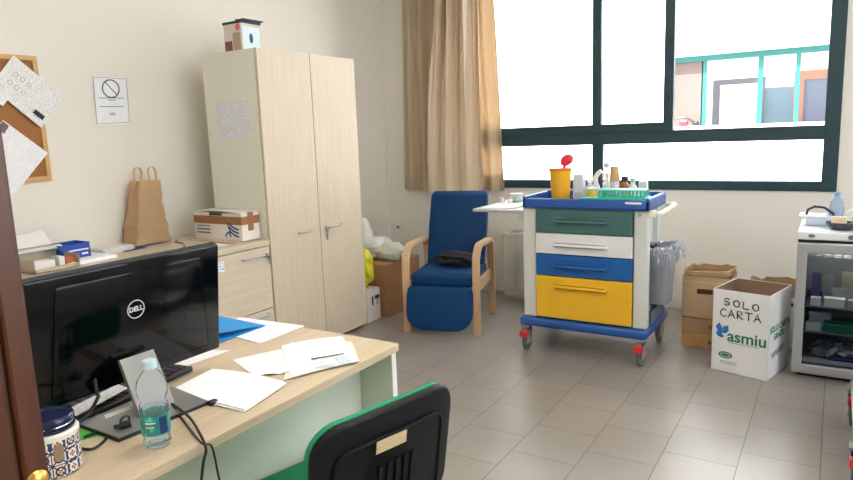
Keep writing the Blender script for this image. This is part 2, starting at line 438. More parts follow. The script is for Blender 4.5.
# ------------------------------------------------------------------ curtain
cm = cloth('curtain_cloth', (220, 202, 176), .36)
cu = thing('curtain', 'beige curtain drawn to the left end of the window above the blue chair', 'curtain', (-2.95, 5.2, .93))
def lerp(a, b_, t): return a+(b_-a)*t
ZT = 2.80
def back_panel(u, v):
    z = lerp(ZT, .925, v); xx = lerp(lerp(-3.47, -3.52, v), lerp(-2.535, -2.452, v), u)
    return Vector((xx, 5.232+.026*math.sin(u*2*PI*7.5+.6)+.008*math.sin(v*4+u*19), z))
M().grid(back_panel, 110, 30, .0012).build('drape', cm, cu, smooth=True)
def front_y(u, v):
    g = 1-v
    a = .045*math.sin(2*PI*(3.3*u**.8+.15*v)+.5)*(.5+.8*g)
    a += .026*math.sin(2*PI*(8.5*u+.35*v))*(.15+g)
    a -= .05*math.exp(-((u-.16-.12*v)/.05)**2)*max(0, 1-v*1.3)
    a += .06*math.exp(-((u-.34-.02*v)/.04)**2)*max(0, 1-v*1.25)
    return 5.11+a
def front_panel(u, v):
    z = lerp(ZT, .918, v)-.010*math.sin(PI*u)*v
    xl = lerp(-3.03, -3.205, min(1, v*1.22)); xr = lerp(-2.64, -2.60, v)
    return Vector((lerp(xl, xr, u)+.012*math.sin(v*9)*(u < .3), front_y(u, v), z))
fm_ = cloth('curtain_front', (238, 220, 196), .27)
M().grid(front_panel, 110, 48, .0012).build('drape', fm_, cu, smooth=True)
def hem2(u, v):
    p = back_panel(u, lerp(.925, 1, v)); return p+Vector((0, .006, 0))
M().grid(hem2, 110, 3, .001).build('hem', cm, cu, smooth=True)
M().cyl((-3.5, 5.2, ZT+.02), (.1, 5.2, ZT+.02), .012).build('rail', white_m, cu)
for xx in (-3.45, -1.7, .05): M().box(xx-.01, xx+.01, 5.19, 5.30, ZT+.012, ZT+.028).build('rail_bracket', white_m, cu)

# ------------------------------------------------------------------ tall cabinet
side_m = mat('grey_green_laminate', (220, 219, 205), .5, var=.02)
FX = -2.985
tc = thing('tall_cabinet', 'tall two door cabinet in pale oak with a grey side', 'cabinet', (-3.23, 3.38, 0))
M().box(-3.47, FX-.022, 2.907, 2.927, .03, 1.99).box(-3.47, FX-.022, 3.833, 3.853, .03, 1.99).box(-3.47, FX-.022, 2.927, 3.833, 1.97, 1.99).box(-3.47, -3.455, 2.927, 3.833, .03, 1.97).box(-3.45, FX-.03, 2.927, 3.833, .03, .05).build('body', side_m, tc)
M().box(-3.45, FX-.05, 2.94, 3.84, 0, .03).build('plinth', black_m, tc)
d1 = M().box(FX-.02, FX, 2.909, 3.380, .028, 1.992, .002, 1).build('door', oak_v, tc)
d2 = M().box(FX-.02, FX, 3.385, 3.853, .028, 1.992, .002, 1).build('door', oak_v, tc)
def pull(y0, y1, z, par, x=FX):
    pts = [(x, y0, z), (x+.018, y0+.004, z), (x+.026, y0+.02, z+.001), (x+.026, y1-.02, z+.004), (x+.018, y1-.004, z+.005), (x, y1, z+.005)]
    return M().tube(pts, .0055, 10).build('handle', alu_m, par, smooth=True)
pull(3.165, 3.285, .828, d1); pull(3.455, 3.60, .826, d2)
M().lathe([(0, .012), (.012, .012), (.013, 0), (0, 0)], mtx=Matrix.Translation((FX, 3.445, .826)) @ Matrix.Rotation(PI/2, 4, 'Y')).build('lock', steel_m, d2, smooth=True)
M().box(FX+.010, FX+.013, 3.438, 3.452, .74, .80, .004).box(FX, FX+.02, 3.443, 3.447, .80, .826).build('key', steel_m, d2)
# form taped to its side
pc = [P(216, 102, y=2.9062), P(249, 101, y=2.9062), P(252.5, 139, y=2.9062), P(218.5, 139, y=2.9062)]
o = sheet('paper_form', pc, form_m); tag(o, 'grey printed form taped to the side of the tall cabinet', 'paper')
# carton on top
pb = thing('packaging_box', 'small photo printed carton on top of the tall cabinet', 'box', (-3.38, 3.18, 1.99))
bw = mat('photo_print', (214, 204, 190), .5, var=.25, scale=22)
X0, X1, Y0, Y1, Z0, Z1 = -3.465, -3.30, 3.10, 3.27, 1.992, 2.205
M().box(X0, X1, Y0, Y1, Z0, Z1, .002, 1).build('carton', bw, pb)
M().box(X0-.004, X1+.002, Y0-.003, Y1+.003, Z1-.012, Z1+.004).box(X1-.05, X1+.03, Y0-.002, Y1, Z1+.004, Z1+.012).build('lid', mat('navy_print', (34, 34, 62), .4), pb)
M().box(X0+.085, X0+.155, Y0-.0015, Y0, Z0+.03, Z0+.145).build('printed_picture', mat('beige_print', (178, 152, 134), .5), pb)
M().box(X0+.006, X0+.075, Y0-.0014, Y0, Z0+.02, Z0+.095).build('printed_picture', mat('maroon_print', (120, 72, 70), .5, var=.5, scale=40), pb)
M().box(X0, X1-.02, Y0-.002, Y0, Z0+.001, Z0+.016).build('printed_band', mat('dark_print', (52, 36, 40), .5), pb)
M().lathe([(0, .001), (.022, .001), (.022, 0)], mtx=Matrix.Translation((X0+.135, Y0-.001, Z1-.035)) @ Matrix.Rotation(PI/2, 4, 'X')).build('printed_badge', mat('pink_print', (212, 110, 112), .5), pb)
M().box(X1, X1+.0015, Y0+.01, Y1-.01, Z0+.01, Z1-.03).build('printed_picture', mat('sky_print', (214, 232, 240), .5, var=.1, scale=30), pb)
M().lathe([(0, .001), (.016, .001), (.016, 0)], mtx=Matrix.Translation((X1+.001, Y0+.08, Z0+.11)) @ Matrix.Rotation(PI/2, 4, 'Y') @ Matrix.Scale(2.0, 4, (1, 0, 0))).build('printed_badge', blue_ink, pb)

# ------------------------------------------------------------------ low cabinets
def low_cabinet(ya, yb, label):
    t = thing('low_cabinet', label, 'cabinet', ((-3.73+FX)/2, (ya+yb)/2, 0), 0, 'low oak cabinets along the left wall')
    M().box(-3.73, FX-.022, ya, yb, .04, .79).build('body', side_m, t)
    M().box(-3.70, FX-.05, ya+.01, yb-.01, 0, .04).build('plinth', black_m, t)
    M().box(-3.735, FX+.004, ya, yb, .792, .825, .003, 1).build('top', oak_y, t)
    a = M().box(FX-.02, FX, ya+.004, yb-.004, .394, .787, .002, 1).build('drawer', oak_y, t)
    c = M().box(FX-.02, FX, ya+.004, yb-.004, .045, .388, .002, 1).build('drawer', oak_y, t)
    pull(yb-.235, yb-.06, .735, a); pull(yb-.235, yb-.06, .36, c)
    M().lathe([(0, .012), (.012, .012), (.013, 0), (0, 0)], mtx=Matrix.Translation((FX, yb-.035, .735)) @ Matrix.Rotation(PI/2, 4, 'Y')).build('lock', steel_m, a, smooth=True)
    M().box(FX+.010, FX+.013, yb-.026, yb-.014, .675, .72, .004).box(FX, FX+.014, yb-.024, yb-.016, .71, .735).build('key', steel_m, a)
    return t, a
lc, dr = low_cabinet(2.0, 2.90, 'low oak drawer cabinet joined to the tall cabinet, with white sticker')
o = sheet('sticker', [(FX+.001, 2.43, .778-.02), (FX+.001, 2.53, .776-.02), (FX+.001, 2.53, .695), (FX+.001, 2.43, .699)], printed('sticker_print', (226, 230, 236), (90, 110, 150), 90, 60, .5, dens=.7), dr)
low_cabinet(1.1, 1.995, 'low oak drawer cabinet behind the monitor, under the paper cartons')

BEFORE = set(S.objects)
# carton under which lies a folder
o = M().box(-3.52, -3.07, 2.70, 2.895, .792, .800, .002, 1).build('folder', mat('buff_folder', (204, 178, 146), .7)); tag(o, 'flat buff folder lying under the taped white carton', 'folder')
tcb = thing('shipping_carton', 'white carton with brown tape band on the low cabinet', 'box', (-3.30, 2.81, .80))
X0, X1, Y0, Y1, Z0, Z1 = -3.49, -3.055, 2.75, 2.895, .8005, .985
cw = mat('white_carton', (222, 216, 212), .7, var=.03)
M().box(X0, X1, Y0, Y1, Z0, Z1-.016, .002, 1).build('carton', cw, tcb)
def lidy(u, v): return Vector((lerp(X0, X1, u), lerp(Y0-.002, Y1, v), Z1-.012+.012*math.sin(PI*u)*(1-v)+.004*v))
M().grid(lidy, 16, 6, .004).build('lid', cw, tcb)
M().box(X0-.001, X1+.001, Y0-.0015, Y1+.001, Z1-.085, Z1-.035).box(X1, X1+.002, Y0+.05, Y0+.095, Z1-.125, Z1-.01).build('tape', tape_m, tcb)
M().box(X0+.15, X0+.265, Y0-.0015, Y0, Z1-.032, Z1-.016).build('hand_hole', black_m, tcb)
sw = M()
for i in range(3):
    z = Z0+.035+i*.022
    sw.ribbon([(X1-.115+t*.085, Y0-.0012, z+.030*(1-t)**2-.008*t) for t in [q/8 for q in range(9)]], .002, .011, (0, 1, 0))
sw.ribbon([(X1-.15+t*.05, Y0-.0012, Z0+.02+.03*math.sin(t*3)) for t in [q/8 for q in range(9)]], .002, .009, (0, 1, 0))
sw.ribbon([(X1-.125+t*.02, Y0-.0012, Z0+.105-.06*t) for t in [q/6 for q in range(7)]], .002, .008, (0, 1, 0))
sw.build('printed_emblem', blue_ink, tcb)
bar = printed('carton_print', (222, 216, 212), (40, 42, 60), 160, 45, .36, dens=.85)
sheet('printed_text', [(X0+.025, Y0-.001, Z0+.088), (X0+.15, Y0-.001, Z0+.088), (X0+.15, Y0-.001, Z0+.03), (X0+.025, Y0-.001, Z0+.03)], bar, tcb)
# sheets on the low cabinet
o = sheet('paper_sheet', [(-3.30, 2.40, .794), (-3.30, 2.69, .794), (-3.08, 2.66, .794), (-3.08, 2.37, .794)], paper_m); tag(o, 'blank white sheet on the low cabinet in front of the taped carton', 'paper')
# paper bag
bg = thing('paper_bag', 'brown kraft paper carrier bag standing on the low cabinet', 'bag', (-3.60, 2.50, .80))
from mathutils import noise
def bag_mesh():
    m = M(); b_ = bmesh.new(); n = 10; nz = 16; rings = []
    for k in range(nz+1):
        t = k/nz; z = .802+.385*t
        hw = lerp(.128, .072, t**.8); hd = lerp(.072, .046, t)
        cx_, cy_ = lerp(-3.635, -3.645, t), lerp(2.50, 2.535, t)
        ring = []
        pts = []
        for i in range(n): pts.append((lerp(-hd, hd, i/n), -hw))
        for i in range(n): pts.append((hd, lerp(-hw, hw, i/n)))
        for i in range(n): pts.append((lerp(hd, -hd, i/n), hw))
        for i in range(n): pts.append((-hd, lerp(hw, -hw, i/n)))
        for (a, c) in pts:
            q = Vector((a*14, c*9, z*9))
            w = .010*noise.noise(q)+.007*noise.noise(q*2.6)
            crease = -.003*math.exp(-((t-.66)/.02)**2)-.004*math.exp(-((t-.36)/.03)**2)
            s_ = 1+(w+crease)/max(hd, .05)*(1-.6*(t > .95))
            if abs(c) > hw*.98 and t > .1: s_ -= .05*(1-abs(a)/hd)*min(1, t*1.6)
            ring.append(b_.verts.new((cx_+a*s_, cy_+c*s_, z+(.008*noise.noise(q*1.5) if k == nz else 0))))
        rings.append(ring)
    for A, B in zip(rings, rings[1:]):
        l = len(A)
        for i in range(l): b_.faces.new((A[i], A[(i+1) % l], B[(i+1) % l], B[i]))
    b_.faces.new(rings[0][::-1])
    bmesh.ops.solidify(b_, geom=b_.faces[:], thickness=-.0012)
    return m._merge(b_)
bag_mesh().build('bag', kraft_m, bg)
for sx, yy in ((1, 2.56), (-1, 2.515)):
    xx = -3.645+sx*.044
    pts = [(xx, yy-.024, 1.10), (xx, yy-.024, 1.20)]+[(xx-.006*sx, yy+.026*math.cos(PI-k/8*PI), 1.235+.036*math.sin(k/8*PI)) for k in range(9)]+[(xx, yy+.024, 1.20), (xx, yy+.024, 1.15)]
    M().ribbon(pts, .022, .003, (1, 0, 0)).build('handle', kraft_m, bg, smooth=True)
# leaflets and boxes near the bag
o = sheet('leaflet', [(-3.60, 2.27, .795), (-3.60, 2.42, .795), (-3.50, 2.40, .795), (-3.50, 2.25, .795)], mat('blue_leaflet', (60, 84, 150), .5, var=.4, scale=30)); tag(o, 'blue and yellow leaflet lying in front of the kraft bag', 'leaflet')
M().box(-3.59, -3.52, 2.255, 2.31, .7955, .7965).build('printed_patch', mat('yellow_print', (206, 176, 96), .5), o) if False else None
st = M()
for i in range(5): st.box(-3.70+.006*i, -3.53+.004*(i % 2), 2.13+.01*(i % 3), 2.33+.008*(i % 2), .793+.006*i, .7985+.006*i)
o = st.build('paper_stack', paper_dim); tag(o, 'low untidy pile of papers against the wall left of the kraft bag', 'paper')
st = M().box(-3.70, -3.36, 1.84, 2.115, .7925, .812, .003, 1)
o = st.build('paper_ream', paper_m); tag(o, 'thick pile of white paper under the small blue carton', 'paper')
bb = thing('blue_carton', 'small open blue carton on the pile of white paper', 'box', (-3.55, 1.95, .813))
M().box(-3.61, -3.608, 1.865, 2.03, .8135, .892).box(-3.472, -3.47, 1.865, 2.03, .8135, .892).box(-3.61, -3.47, 1.865, 1.867, .8135, .892).box(-3.61, -3.47, 2.028, 2.03, .8135, .892).box(-3.61, -3.47, 1.865, 2.03, .8135, .816).build('carton', mat('blue_card', (26, 70, 168), .45, var=.08), bb)
M().box(-3.56, -3.468, 1.80, 1.866, .876, .879, mtx=None).build('flap', mat('teal_card', (30, 120, 130), .5), bb)
sheet('printed_line', [(-3.469, 1.91, .860), (-3.469, 2.02, .860), (-3.469, 2.02, .852), (-3.469, 1.91, .852)], white_m, bb)
sheet('printed_line', [(-3.469, 1.98, .838), (-3.469, 2.015, .838), (-3.469, 2.015, .828), (-3.469, 1.98, .828)], white_m, bb)
grey_card = mat('grey_card', (176, 164, 148), .8, var=.05)
oc = thing('open_carton', 'tall open grey carton with raised white flap at the wall', 'box', (-3.60, 1.76, .793))
M().box(-3.70, -3.697, 1.66, 1.85, .793, .92).box(-3.523, -3.52, 1.66, 1.85, .793, .905).box(-3.70, -3.52, 1.66, 1.663, .793, .91).box(-3.70, -3.52, 1.847, 1.85, .793, .91).box(-3.70, -3.52, 1.66, 1.85, .793, .796).build('carton', grey_card, oc)
sheet('flap', [(-3.60, 1.665, .960), (-3.60, 1.855, .975), (-3.515, 1.85, .905), (-3.515, 1.67, .905)], white_m, oc, .003)
sc = thing('shallow_carton', 'shallow open carton in front of the tall grey carton', 'box', (-3.44, 1.77, .793))
M().box(-3.513, -3.51, 1.655, 1.885, .793, .885).box(-3.513, -3.33, 1.655, 1.658, .793, .86).box(-3.513, -3.33, 1.882, 1.885, .793, .86).box(-3.513, -3.33, 1.655, 1.885, .793, .796).box(-3.333, -3.33, 1.655, 1.885, .793, .815).build('carton', grey_card, sc)
sheet('flap', [(-3.53, 1.65, .893), (-3.53, 1.90, .893), (-3.49, 1.90, .882), (-3.49, 1.65, .882)], white_m, sc, .004)
for (x0, x1, y0, y1, z1, mm, lb) in ((-3.43, -3.37, 1.67, 1.78, .845, white_m, 'white medicine packet in the shallow carton, nearest the door frame'), (-3.43, -3.36, 1.795, 1.825, .855, paper_dim, 'narrow pale packet between white and orange packets'), (-3.43, -3.365, 1.832, 1.878, .84, mat('orange_card', (206, 106, 66), .5, var=.1), 'orange medicine packet in the shallow carton')):
    o = M().box(x0, x1, y0, y1, .7965, z1, .002, 1).build('medicine_packet', mm); tag(o, lb, 'packet', 'packets in the shallow carton')
o = M().box(-3.66, -3.60, 1.672, 1.70, .7965, .985, .004).build('blue_packet', mat('blue_packet', (30, 100, 160), .45)); tag(o, 'blue packet poking out of the tall grey carton', 'packet')
o = M().tube([(-3.56, 2.66, .797), (-3.50, 2.60, .797), (-3.40, 2.58, .797), (-3.28, 2.50, .797), (-3.2, 2.36, .798), (-3.05, 2.30, .798)], .003, 8).build('black_cable', black_m, smooth=True); tag(o, 'thin black cable on the low cabinet right of the kraft bag', 'cable')

for o_ in S.objects:
    if o_.parent is None and o_.get('category') and o_ not in BEFORE: o_.location.z += .033
# ------------------------------------------------------------------ things on the left wall
nb = thing('notice_board', 'cork notice board in a pale wooden frame on the left wall', 'notice board', (XL, 1.5, 1.26))
cork = mat('cork', (160, 108, 62), .9, var=.18, scale=90, bump=.2, bscale=200)
M().box(XL+.001, XL+.012, .97, 2.0, 1.275, 1.925).build('panel', cork, nb)
ff = M(); fy0, fy1, fz0, fz1 = .95, 2.012, 1.262, 1.937
ff.box(XL+.001, XL+.022, fy1-.026, fy1, fz0, fz1, .003).box(XL+.001, XL+.022, fy0, fy0+.026, fz0, fz1, .003).box(XL+.001, XL+.022, fy0+.02, fy1-.02, fz1-.026, fz1, .003).box(XL+.001, XL+.022, fy0+.02, fy1-.02, fz0, fz0+.026, .003)
ff.build('frame', wood('pine_frame', (196, 150, 92), (212, 168, 110), 'y'), nb)
def W(u, v, x): return P(u, v, x=x)
px_ = XL+.026
def curl(a): return lambda u, v: a*(u*u+.4*v*v)
pp = sheet('pinned_poster', [W(13.4, 55, px_), W(64, 97, px_), W(40.6, 128, px_), W(-10, 86, px_)], poster_m, curl=curl(.006)); tag(pp, 'large printed poster pinned askew across top of cork board', 'poster')
ctr = sum([W(13.4, 55, px_), W(64, 97, px_), W(40.6, 128, px_), W(-10, 86, px_)], Vector())/4
ex = (W(64, 97, px_)-W(13.4, 55, px_)).normalized(); ey = (W(13.4, 55, px_)-W(-10, 86, px_)).normalized()
nx = Vector((.012, 0, 0))
def on_poster(u, v): return ctr+ex*u+ey*v+nx
M().prism([on_poster(.075, -.055), on_poster(.135, -.055), on_poster(.135, -.08), on_poster(.075, -.08)], (.001, 0, 0)).build('printed_block', ink_m, pp)
for i in range(3):
    for jx in range(2):
        q = on_poster(-.1+i*.04, .03-jx*.055)
        M().ribbon([q+ex*.011*math.cos(a)+ey*.011*math.sin(a) for a in [k*PI/8 for k in range(17)]], .001, .002, (1, 0, 0)).build('printed_icon', mat('light_ink', (140, 142, 148), .7), pp)
pp = sheet('pinned_paper', [W(3, 120, px_), W(47.5, 153, px_), W(11, 198, px_), W(-33.5, 165, px_)], print_m, curl=curl(.004)); tag(pp, 'printed white page pinned at an angle on lower cork board', 'paper')
a0 = W(3, 121, px_+.004); M().prism([a0, W(9, 126, px_+.004), W(4, 134, px_+.004), W(-3, 128, px_+.004)], (.001, 0, 0)).build('printed_photo', mat('dark_photo', (110, 80, 84), .5, var=.4, scale=60), pp)
pp = sheet('pinned_note', [W(-8, 86, px_+.016), W(10, 97, px_+.016), W(3, 106, px_+.016), W(-15, 96, px_+.016)], print_m); tag(pp, 'small pale note overlapping left end of the large poster', 'paper')
# notice in a clear sleeve
nt = thing('sleeved_notice', 'notice with a barred circle in clear plastic sleeve on the wall', 'notice', (XL, 2.42, 1.55))
sl = [W(90, 74, XL+.0048), W(127.5, 77, XL+.0048), W(131, 125, XL+.0048), W(91, 129, XL+.0048)]
sheet('page', [p-Vector((.003, 0, 0)) for p in (W(92.5, 75.5, XL+.006), W(126.5, 77.5, XL+.006), W(130, 124, XL+.006), W(97, 126, XL+.006))], mat('notice_paper', (238, 240, 243), .6, var=.02), nt)
sheet('sleeve', sl, clear('sleeve_plastic', (254, 254, 254), .03, .15), nt, .0005, curl=lambda u, v: .004*math.sin(u*7+v*5))
ink = M()
pg = [W(92.8, 76, XL+.0055), W(126.3, 78, XL+.0055), W(129.6, 123.5, XL+.0055), W(97.2, 125.5, XL+.0055)]
def on_page(u, v): return (pg[0]*(1-u)+pg[1]*u)*(1-v)+(pg[3]*(1-u)+pg[2]*u)*v
def stroke(a, c, w=.002): ink.ribbon([on_page(*a), on_page(*c)], .0008, w, (1, 0, 0))
for a, c in (((.0, .02), (1, .02)), ((1, .02), (1, .97)), ((1, .97), (.0, .97)), ((.0, .97), (.0, .02))): stroke(a, c, .002)
cc = [on_page(.5+.25*math.cos(t), .245+.185*math.sin(t)) for t in [k*2*PI/40 for k in range(41)]]
ink.ribbon(cc, .0008, .0075, (1, 0, 0)); stroke((.33, .10), (.68, .38), .006)
for v, a, c in ((.44, .12, .88), (.485, .38, .62), (.62, .12, .86), (.76, .42, .56), (.79, .40, .60)): stroke((a, v), (c, v), .0035)
ink.build('printed_ink', mat('grey_ink', (84, 84, 90), .7), nt)
so = thing('wall_socket', 'small white cable socket low on the back wall in the corner', 'socket', (-3.64, YB-.01, .53))
M().box(-3.69, -3.61, YB-.012, YB-.0005, .50, .58, .003).build('plate', white_m, so)
M().box(-3.665, -3.635, YB-.020, YB-.012, .53, .555, .004).build('plug', mat('plug_grey', (120, 116, 110), .5), so)

# ------------------------------------------------------------------ corner: boxes and bags
wbx = thing('white_carton', 'white carton on the floor between tall cabinet and brown box', 'box', (-3.15, 4.01, 0))
M().box(-3.30, -3.035, 3.93, 4.10, .0005, .255, .002, 1).build('carton', cw, wbx)
M().box(-3.0352, -3.0342, 3.99, 4.01, .13, .20).box(-3.0352, -3.0342, 4.03, 4.09, .17, .20).box(-3.0352, -3.0342, 4.05, 4.06, .12, .17).box(-3.0352, -3.0342, 4.075, 4.08, .12, .17).build('printed_symbol', ink_m, wbx)
yb = M().blob((-3.13, 4.015, .415), (.092, .075, .15), 4, .28, 2.4, 3)
o = yb.build('plastic_bag', mat('yellow_bag', (206, 200, 40), .35, var=.1, bump=.5, bscale=30), smooth=True); tag(o, 'crumpled yellow plastic bag on the small white carton', 'bag')
bx = thing('brown_box', 'plain brown cardboard box on the floor left of the blue chair', 'box', (-3.22, 4.4, 0))
M().box(-3.46, -2.985, 4.13, 4.62, .0005, .43, .004, 1).build('carton', card_dk, bx)
M().box(-3.46, -2.985, 4.36, 4.41, .4300, .4315).box(-2.985, -2.9835, 4.36, 4.41, .33, .4315).build('tape', tape_m, bx)
wbag = M().blob((-3.28, 4.36, .515), (.17, .16, .10), 4, .22, 2.0, 5).blob((-3.36, 4.34, .585), (.095, .09, .155), 4, .25, 1.6, 8).blob((-3.09, 4.34, .495), (.17, .10, .075), 4, .2, 2.4, 9)
o = wbag.build('white_bag', mat('white_plastic_bag', (206, 206, 200), .4, var=.06, bump=.6, bscale=18), smooth=True); tag(o, 'slumped white plastic bag lying on the plain brown box', 'bag')

# ------------------------------------------------------------------ heater behind the trolley
ht = thing('fan_heater', 'off white heater cabinet on the floor between blue chair and trolley', 'heater', (-1.95, 5.2, 0))
hm = mat('heater_enamel', (206, 200, 184), .5, var=.02)
M().box(-2.42, -1.50, 5.08, 5.28, .02, .575, .012).box(-2.40, -1.52, 5.10, 5.26, 0, .02).build('casing', hm, ht)
g = M()
for i in range(18): g.box(-2.36+i*.045, -2.335+i*.045, 5.11, 5.25, .573, .578)
g.build('grille', mat('heater_grille', (150, 146, 136), .6), ht)
def hang(u, v):
    if v < .15: return Vector((lerp(-2.27, -1.9, u), lerp(5.16, 5.068, v/.15), .5795))
    t = (v-.15)/.85; return Vector((lerp(-2.27, -1.9, u), 5.066-.012*(1+math.sin(u*9))*t, lerp(.5795, .10, t)))
o = M().grid(hang, 24, 20, .002).build('cloth', cloth('white_cloth', (212, 212, 208), .15), smooth=True); tag(o, 'white cloth hanging over the front of the off white heater', 'cloth')

# ------------------------------------------------------------------ blue recliner
rc = thing('recliner_chair', 'blue vinyl reclining armchair with bentwood arms under the curtain', 'armchair', (-2.452, 4.228, 0), math.radians(15.5))
def armframe(sx, lab):
    xx = sx*.262
    fr_ = [(xx, -.285, 0)]
    for t in range(0, 4): fr_.append((xx, -.285+.0*t, .15*t+.08))
    fr_ = [(xx, -.285, .0), (xx, -.288, .2), (xx, -.29, .40), (xx, -.285, .50)]
    for a in range(1, 8):
        th = PI-(a/8)*(PI/2); fr_.append((xx, -.285+.13+.13*math.cos(th), .50+.135*math.sin(th)))
    fr_ += [(xx, -.12, .637), (xx, .05, .628), (xx, .18, .622)]
    for a in range(1, 6):
        th = PI/2-(a/6)*(PI/2); fr_.append((xx, .18+.09*math.cos(th), .532+.09*math.sin(th)))
    fr_ += [(xx, .275, .5), (xx, .285, .25), (xx, .29, 0)]
    return M().ribbon(fr_, .052, .026, (1, 0, 0)).build('arm_frame', beech, rc, local=True)
armframe(-1, ''); armframe(1, '')
for sx in (-1, 1): M().box(sx*.245-.012, sx*.245+.012, -.27, .27, .285, .375, .004).build('side_rail', beech, rc, local=True)
M().box(-.233, .233, -.285, .25, .335, .445, .035, 3).build('seat', blue_vinyl, rc, local=True, smooth=True)
def plate(pts, vec, bev): return M().prism(pts, vec, bev, 3)
bk = []
for (xx, t) in ((-.228, 0), (.228, 0), (.236, .55), (.232, .97), (.22, 1), (-.22, 1), (-.232, .97), (-.236, .55)):
    bk.append((xx, lerp(.13, .335, t), lerp(.40, .955, t)))
M().prism(bk, (0, .085, .03), .02, 3).build('backrest', blue_vinyl, rc, local=True, smooth=True)
fo = []
for (xx, t) in ((-.232, 0), (.232, 0), (.245, .2)): fo.append((xx, lerp(-.29, -.34, t), lerp(.36, .055, t)))
for a in range(0, 7):
    th = -a/6*PI/2; fo.append((.115+.13*math.cos(th), lerp(-.29, -.34, .7+.3*a/6), lerp(.36, .055, .62)+(.116)*math.sin(th)))
for a in range(0, 7):
    th = -PI/2-a/6*PI/2; fo.append((-.115+.13*math.cos(th), lerp(-.29, -.34, 1-.3*a/6), lerp(.36, .055, .62)+(.116)*math.sin(th)))
fo += [(-.245, lerp(-.29, -.34, .2), lerp(.36, .055, .2))]
M().prism(fo, (0, -.065, -.008), .02, 3).build('footrest', blue_vinyl, rc, local=True, smooth=True)
M().box(-.235, .235, -.02, .02, .30, .335).build('crossbar', steel_m, rc, local=True)
hb = M().blob((0, 0, 0), (.175, .085, .055), 4, .35, 2.6, 2)
o = hb.build('black_bag', mat('black_cloth', (22, 24, 34), .7, var=.3, scale=12, bump=.4, bscale=30), smooth=True)
o.location = (-2.40, 4.27, .492); o.rotation_euler = (0, .05, math.radians(12)); tag(o, 'crumpled black bag lying on the seat of blue recliner', 'bag')

# ------------------------------------------------------------------ drawer trolley
tr = thing('drawer_trolley', 'hospital trolley with green, white, blue and yellow drawers', 'trolley', (-1.31, 4.19, 0))
post_m = mat('trolley_grey', (206, 208, 204), .45, var=.015)
M().box(-1.70, -1.612, 3.885, 4.42, .235, .95, .006).box(-.992, -.912, 3.885, 3.95, .235, .95, .006).box(-.992, -.96, 4.36, 4.42, .235, .95, .006).box(-1.004, -.990, 3.92, 4.42, .235, .95).box(-1.612, -.992, 4.39, 4.42, .235, .95).box(-1.612, -.992, 3.90, 4.39, .93, .95).box(-1.612, -.992, 3.90, 4.39, .236, .244).build('body', post_m, tr)
TYB = 4.29
ty = M().box(-1.692, -.90, 3.862, TYB, .953, .967, .004)
ty.box(-1.692, -.90, 3.862, 3.885, .953, 1.014, .006).box(-1.692, -.90, TYB-.023, TYB, .953, 1.03, .006).box(-1.692, -1.670, 3.862, TYB, .953, 1.026, .006).box(-.923, -.90, 3.862, TYB, .953, 1.026, .006)
tt = ty.build('tray_top', blue_plastic, tr)
M().box(-1.04, -.945, 3.8605, 3.862, .992, 1.004).build('name_plate', white_m, tt)
M().box(-1.72, -.90, 3.85, 4.44, .175, .232, .018, 3).build('base', blue_plastic, tr, smooth=True)
green_d = mat('drawer_green', (58, 100, 98), .45, var=.02); white_d = mat('drawer_white', (218, 218, 220), .45, var=.02)
blue_d = mat('drawer_blue', (8, 86, 160), .45, var=.02); yel_d = mat('drawer_yellow', (230, 178, 36), .45, var=.02)
for nm, (z0, z1), mm in (('green', (.800, .944), green_d), ('white', (.664, .794), white_d), ('blue', (.524, .658), blue_d), ('yellow', (.247, .518), yel_d)):
    d = M().box(-1.606, -.998, 3.868, 3.90, z0, z1, .004, 2).build('drawer', mm, tr); d['label'] = nm+' drawer front'
    hz = z1-.058 if nm != 'yellow' else z1-.05
    h = M().tube([(-1.475, 3.868, hz-.012), (-1.475, 3.850, hz-.012), (-1.15, 3.850, hz-.012), (-1.15, 3.868, hz-.012)], .010, 10)
    h.box(-1.478, -1.147, 3.852, 3.869, hz, hz+.012, .004)
    h.build('handle', mm, d, smooth=True)
    M().box(-1.472, -1.153, 3.8665, 3.8685, hz-.028, hz+.006).build('recess_shade', mat('recess_shade_'+nm, tuple(int(c*.6) for c in {'green': (58, 100, 98), 'white': (180, 180, 184), 'blue': (8, 86, 160), 'yellow': (200, 140, 20)}[nm]), .6), d)  # flat plate in darkened drawer colour, standing for shade behind the handle
M().lathe([(0, .006), (.010, .006), (.011, 0), (0, 0)], mtx=Matrix.Translation((-.96, 3.885, .925)) @ Matrix.Rotation(PI/2, 4, 'X')).build('lock', steel_m, tr, smooth=True)
def caster(par, x, y, brake, rz=0, local=False, top=.175, r=.060):
    c = M().box(x-.03, x+.03, y-.03, y+.03, top-.012, top).cyl((x, y, top-.03), (x, y, top-.005), .018).box(x-.022, x-.014, y-.028, y+.045, .05, top-.025).box(x+.014, x+.022, y-.028, y+.045, .05, top-.025).box(x-.022, x+.022, y-.028, y+.045, top-.035, top-.025)
    c = c.build('caster', mat('caster_grey', (150, 152, 156), .4), par, local=local)
    yy = y+.012
    M().lathe([(0, -.012), (r-.016, -.012), (r-.006, -.012), (r, -.008), (r, .008), (r-.006, .012), (r-.016, .012), (0, .012)], mtx=Matrix.Translation((x, yy, r)) @ Matrix.Rotation(PI/2, 4, 'Y')).build('wheel', rubber_m, c, local=False if not local else True, smooth=True)
    if brake: M().box(x-.026, x+.026, y-.062, y-.018, top-.075, top-.035, .006).build('brake_pedal', red_m, c, local=local)
caster(tr, -1.685, 3.885, True); caster(tr, -.945, 3.885, True); caster(tr, -.95, 4.40, False); caster(tr, -1.685, 4.40, False)
hd = M().tube([(-.91, 3.90, .935), (-.862, 3.895, .935), (-.846, 3.93, .937), (-.846, 4.30, .945), (-.862, 4.335, .945), (-.91, 4.33, .945)], .014, 12)
